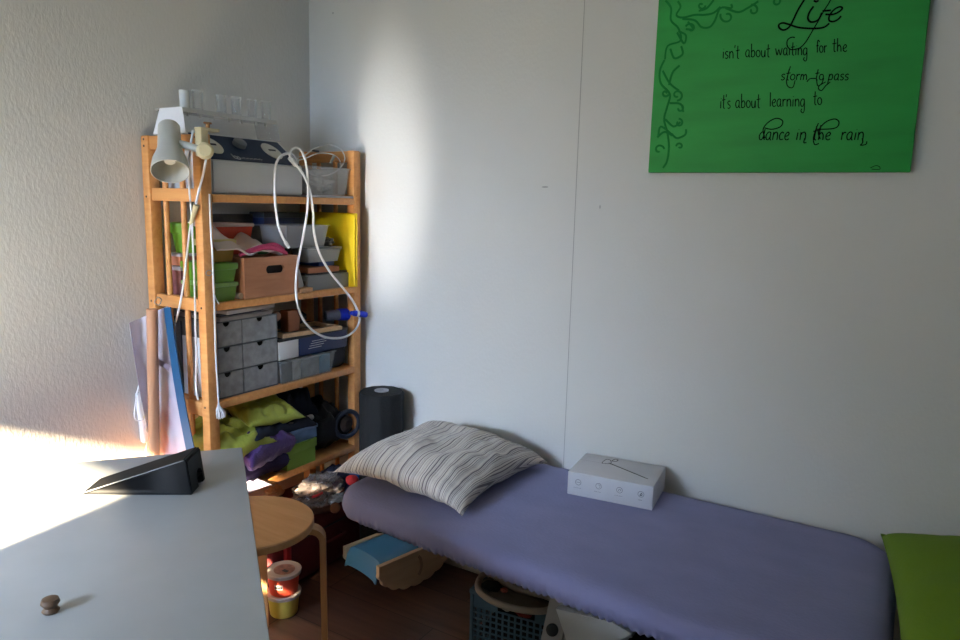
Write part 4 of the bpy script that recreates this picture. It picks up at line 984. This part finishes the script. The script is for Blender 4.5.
# lifting gear seen under the couch
hx = P(590, 622, z=.30)
h0 = [P(541, 642, z=.26), P(640, 655, z=.26)]
build('lift_housing', MB().cloud([(-.695, -.61, .10), (-.40, -.61, .10), (-.40, -.25, .10), (-.695, -.25, .10), (-.67, -.56, .405), (-.52, -.56, .405), (-.52, -.30, .405), (-.67, -.30, .405)]), GREYM, bed, smooth=False)
build('lift_arm', MB().cloud([(-.715, -.63, .20), (-.66, -.63, .20), (-.66, -.615, .20), (-.715, -.615, .20), (-.70, -.575, .405), (-.65, -.575, .405), (-.65, -.56, .405), (-.70, -.56, .405)]), mat('light_metal', (138, 140, 142), .45), bed, smooth=False)
kb = P(551, 631, y=-.645)
cp_ = [P(556, 609, y=-.62), P(612, 622, y=-.62), P(632, 634, y=-.62), P(600, 650, y=-.62), P(566, 640, y=-.62)]
m = MB(); b = bmesh.new(); v0 = [b.verts.new(p) for p in cp_]; v1 = [b.verts.new(p+Vector((0, .02, 0))) for p in cp_]
b.faces.new(v0); b.faces.new(v1[::-1])
for k in range(5): b.faces.new((v0[k], v1[k], v1[(k+1) % 5], v0[(k+1) % 5]))
bmesh.ops.recalc_face_normals(b, faces=b.faces); m._join(b); build('cover_plate', m, mat('pale_metal', (186, 190, 190), .5), bed, smooth=False)
build('knob', MB().lathe([(.006, 0), (.014, .004), (.015, .016), (.010, .02)], (kb.x, kb.y+.01, kb.z), (.3, -.9, .4), 20), BLACK, bed)
build('end_block', MB().box((-.50, -.61, .20), (-.43, -.50, .33), .01), BLACK, bed)
build('column', MB().box((-.66, -.48, .03), (-.50, -.34, .11), .004), GREYM, bed)
build('foot', MB().box((-.70, -.60, 0), (-.35, -.20, .03), .006), GREYM, bed)

# striped pillow
def stripes():
    m = bpy.data.materials.new('striped_linen'); m.use_nodes = True
    nt = m.node_tree; b = nt.nodes['Principled BSDF']; b.inputs['Roughness'].default_value = .9; b.inputs['Sheen Weight'].default_value = .2
    tc = nt.nodes.new('ShaderNodeTexCoord'); sp = nt.nodes.new('ShaderNodeSeparateXYZ'); nt.links.new(tc.outputs['Object'], sp.inputs[0])
    # warped so the stripes follow the slack of the cloth
    nn = nt.nodes.new('ShaderNodeTexNoise'); nn.inputs['Scale'].default_value = 5; nt.links.new(tc.outputs['Object'], nn.inputs['Vector'])
    m0 = nt.nodes.new('ShaderNodeMath'); m0.operation = 'MULTIPLY'; m0.inputs[1].default_value = 1/.248; nt.links.new(sp.outputs['X'], m0.inputs[0])
    m1 = nt.nodes.new('ShaderNodeMath'); m1.operation = 'ARCSINE'; nt.links.new(m0.outputs[0], m1.inputs[0])
    m2 = nt.nodes.new('ShaderNodeMath'); m2.operation = 'MULTIPLY'; m2.inputs[1].default_value = .22; nt.links.new(m1.outputs[0], m2.inputs[0])
    mm = nt.nodes.new('ShaderNodeMath'); mm.operation = 'MULTIPLY_ADD'; mm.inputs[1].default_value = .006
    nt.links.new(nn.outputs['Fac'], mm.inputs[0]); nt.links.new(m2.outputs[0], mm.inputs[2])
    n1 = nt.nodes.new('ShaderNodeTexNoise'); n1.noise_dimensions = '1D'; n1.inputs['Scale'].default_value = 185; n1.inputs['Detail'].default_value = 1.5
    nt.links.new(mm.outputs[0], n1.inputs['W'])
    cr_ = nt.nodes.new('ShaderNodeValToRGB'); cr_.color_ramp.interpolation = 'LINEAR'; e = cr_.color_ramp.elements
    e[0].position = .0; e[0].color = (*lin((92, 86, 92)), 1); e[1].position = 1; e[1].color = (*lin((150, 140, 120)), 1)
    for pos, c in ((.40, (108, 100, 104)), (.44, (188, 182, 176)), (.50, (206, 202, 196)), (.55, (186, 172, 152)), (.58, (204, 200, 196)), (.62, (112, 106, 112)), (.67, (196, 190, 182))):
        q = e.new(pos); q.color = (*lin(c), 1)
    nt.links.new(n1.outputs['Fac'], cr_.inputs['Fac']); nt.links.new(cr_.outputs[0], b.inputs['Base Color'])
    n2 = nt.nodes.new('ShaderNodeTexNoise'); n2.inputs['Scale'].default_value = 14; nt.links.new(tc.outputs['Object'], n2.inputs['Vector'])
    bp = nt.nodes.new('ShaderNodeBump'); bp.inputs['Strength'].default_value = .35; bp.inputs['Distance'].default_value = .02
    nt.links.new(n2.outputs['Fac'], bp.inputs['Height']); nt.links.new(bp.outputs[0], b.inputs['Normal'])
    return m
put('striped_pillow', cushion(.475, .50, .132, 3, .018, 56, .10, .030), stripes(), 'beige and grey striped pillow lying at the left end of couch', 'pillow', (-1.208, -.318, .546), (0, .03, -.02))

# white box with printed icons
FL = P(567, 494, z=.4905); FR = P(652, 511, z=.4905); eb = (FR-FL).normalized(); rzb = math.atan2(eb.y, eb.x); Wx = (FR-FL).length
wb_ = thing('white_carton', 'white product carton with four line icons on its front, lying on couch', 'box', tuple(FL), rzb)
BOXM = mat('white_box_card', (198, 198, 204), .5)
hz = .072; dz = .182
build('body', MB().box((0, 0, .0005), (Wx, dz, hz), .0025), BOXM, wb_, local=True)
build('lid_seam', MB().box((.002, dz*.62, hz-.0002), (Wx*.45, dz*.625, hz+.0003)), mat('pale_grey_line', (160, 160, 160), .6), wb_, local=True, smooth=False)
INKG = mat('grey_print', (70, 74, 86), .6)
for k in range(4):
    xc = Wx*(.13+.245*k); zc_ = hz*.60
    ic = MB().tube([(xc+.0085*math.cos(q*PI/10), -.0003, zc_+.0085*math.sin(q*PI/10)) for q in range(20)], .0006, 5, 1, True)
    if k == 0: ic.tube([(xc-.006, -.0003, zc_), (xc+.006, -.0003, zc_)], .0006, 5, 1)
    if k == 1: ic.tube([(xc-.003, -.0003, zc_+.004), (xc+.004, -.0003, zc_+.003), (xc+.003, -.0003, zc_-.004)], .0006, 5, 3)
    if k == 2: ic.tube([(xc-.003, -.0003, zc_-.004), (xc-.002, -.0003, zc_+.002), (xc+.004, -.0003, zc_+.002), (xc+.001, -.0003, zc_-.003)], .0006, 5, 2)
    if k == 3: ic.tube([(xc-.003, -.0003, zc_-.004), (xc+.003, -.0003, zc_-.003), (xc+.002, -.0003, zc_+.004), (xc-.003, -.0003, zc_-.004)], .0012, 5, 2)
    w = (.020, .018, .020, .014)[k]
    for q in range(7):
        if k == 3 and q in (0, 6): continue
        xa = xc-w/2-.003+q*w/6; ic.tube([(xa, -.0003, zc_-.0185), (xa+.0016, -.0003, zc_-.0165-.0008*(q % 2))], .0005, 4, 1)
    build('printed_icon', ic, INKG, wb_, local=True)
s_ = MB()
def topq(px, py):
    v = P(px, py, z=.4905+hz+.0003); return Matrix.Rotation(-rzb, 3, 'Z') @ (v-FL)
t1_, t2_ = topq(609, 463), topq(648, 479)
s_.tube([t1_, t1_.lerp(t2_, .5), t2_], lambda t: .0026 if t < .85 else .0016, 6, 3)
s_.tube([topq(616, 461.5), topq(618, 459.8), topq(615, 459.3), topq(612, 461)], .0017, 6, 4, True)
s_.tube([topq(611, 463), topq(606, 463.5), topq(602, 463), topq(606, 459.5), topq(610, 460)], .0014, 6, 4, True)
for v in s_.bm.verts: v.co.z = hz+.0003+(v.co.z-hz-.0003)*.3
build('printed_picture', s_, mat('dark_print', (44, 44, 50), .5), wb_, local=True)

# lime cushion at the right end
put('lime_cushion', cushion(.46, .66, .15, 77, .008, 30, .05), mat('lime_cotton', (96, 128, 14), .9, bump=.3, bscale=90, sheen=0), 'plain lime green cushion at the right end of the couch', 'cushion', (.245, -.40, .548), (0, -.06, .10))
st2 = thing('side_ottoman', 'low grey ottoman beyond the right end of the couch carrying the lime cushion', 'ottoman', (.42, -.38, 0))
build('seat', MB().box((.06, -.70, .10), (.75, -.04, .475), .03, None, 4), mat('grey_upholstery', (96, 98, 104), .9), st2)
for q in ((.10, -.66), (.70, -.66), (.10, -.09), (.70, -.09)):
    build('leg', MB().cyl((q[0], q[1], 0), (q[0], q[1], .11), .016), BLACK, st2)

# ------------------------------------------------------------------ light
w = bpy.data.worlds.new('World'); scn.world = w; w.use_nodes = True
bg = w.node_tree.nodes['Background']; bg.inputs['Color'].default_value = (.62, .78, 1.0, 1); bg.inputs['Strength'].default_value = .3
sun = bpy.data.lights.new('sun', 'SUN'); sun.energy = 138; sun.angle = math.radians(1.2); sun.color = (1, .81, .52)
so = bpy.data.objects.new('sun', sun); COL.objects.link(so)
so.rotation_euler = Vector((-.14, 1, -.45)).to_track_quat('-Z', 'Y').to_euler(); so.location = (-1.2, -6, 4)
ar = bpy.data.lights.new('window_daylight', 'AREA'); ar.shape = 'RECTANGLE'; ar.size = WX1-WX0-.04; ar.size_y = WZ1-WZ0-.04
ar.energy = 13.5; ar.color = (.56, .80, 1.0)
ao = bpy.data.objects.new('window_daylight', ar); COL.objects.link(ao)
ao.location = ((WX0+WX1)/2, YF-.02, (WZ0+WZ1)/2); ao.rotation_euler = Vector((0, 1, 0)).to_track_quat('-Z', 'Z').to_euler()

# the blue upper sky only slants down through the high window, so it reaches the lower left of the back wall
sk = bpy.data.lights.new('sky_daylight', 'AREA'); sk.shape = 'RECTANGLE'; sk.size = WX1-WX0-.05; sk.size_y = WZ1-WZ0-.05
sk.energy = 15.5; sk.color = (.59, .74, 1.0); sk.spread = math.radians(60)
sko = bpy.data.objects.new('sky_daylight', sk); COL.objects.link(sko)
sko.location = ((WX0+WX1)/2, YF-.03, (WZ0+WZ1)/2); sko.rotation_euler = Vector((-.15, 1, -.45)).to_track_quat('-Z', 'Z').to_euler()

# added spot, no real lamp: stands in for sunlight thrown up off the glossy table (the renderer has no caustics of its own)
gl = bpy.data.lights.new('table_glint_standin', 'SPOT'); gl.energy = 105; gl.color = (1, .97, .93); gl.spot_size = math.radians(34); gl.spot_blend = 1; gl.shadow_soft_size = .05
go = bpy.data.objects.new('table_glint_standin', gl); COL.objects.link(go)
go.location = (-1.50, -1.72, .80); go.rotation_euler = (Vector((-1.69, 0, 1.40))-go.location).to_track_quat('-Z', 'Y').to_euler(); go.scale = (.42, 1, 1)

# ------------------------------------------------------------------ camera
cam = bpy.data.cameras.new('camera'); cam.sensor_width = 36; cam.sensor_fit = 'HORIZONTAL'; cam.lens = FPX/960*36; cam.clip_start = .05
cob = bpy.data.objects.new('camera', cam); COL.objects.link(cob)
R3 = Matrix((RT, -DN, -FW)).transposed()
cob.matrix_world = Matrix.Translation(CAM) @ R3.to_4x4()
scn.camera = cob

vs = scn.view_settings; vs.view_transform = 'Standard'; vs.look = 'None'; vs.gamma = 1; vs.exposure = 0; vs.use_curve_mapping = False
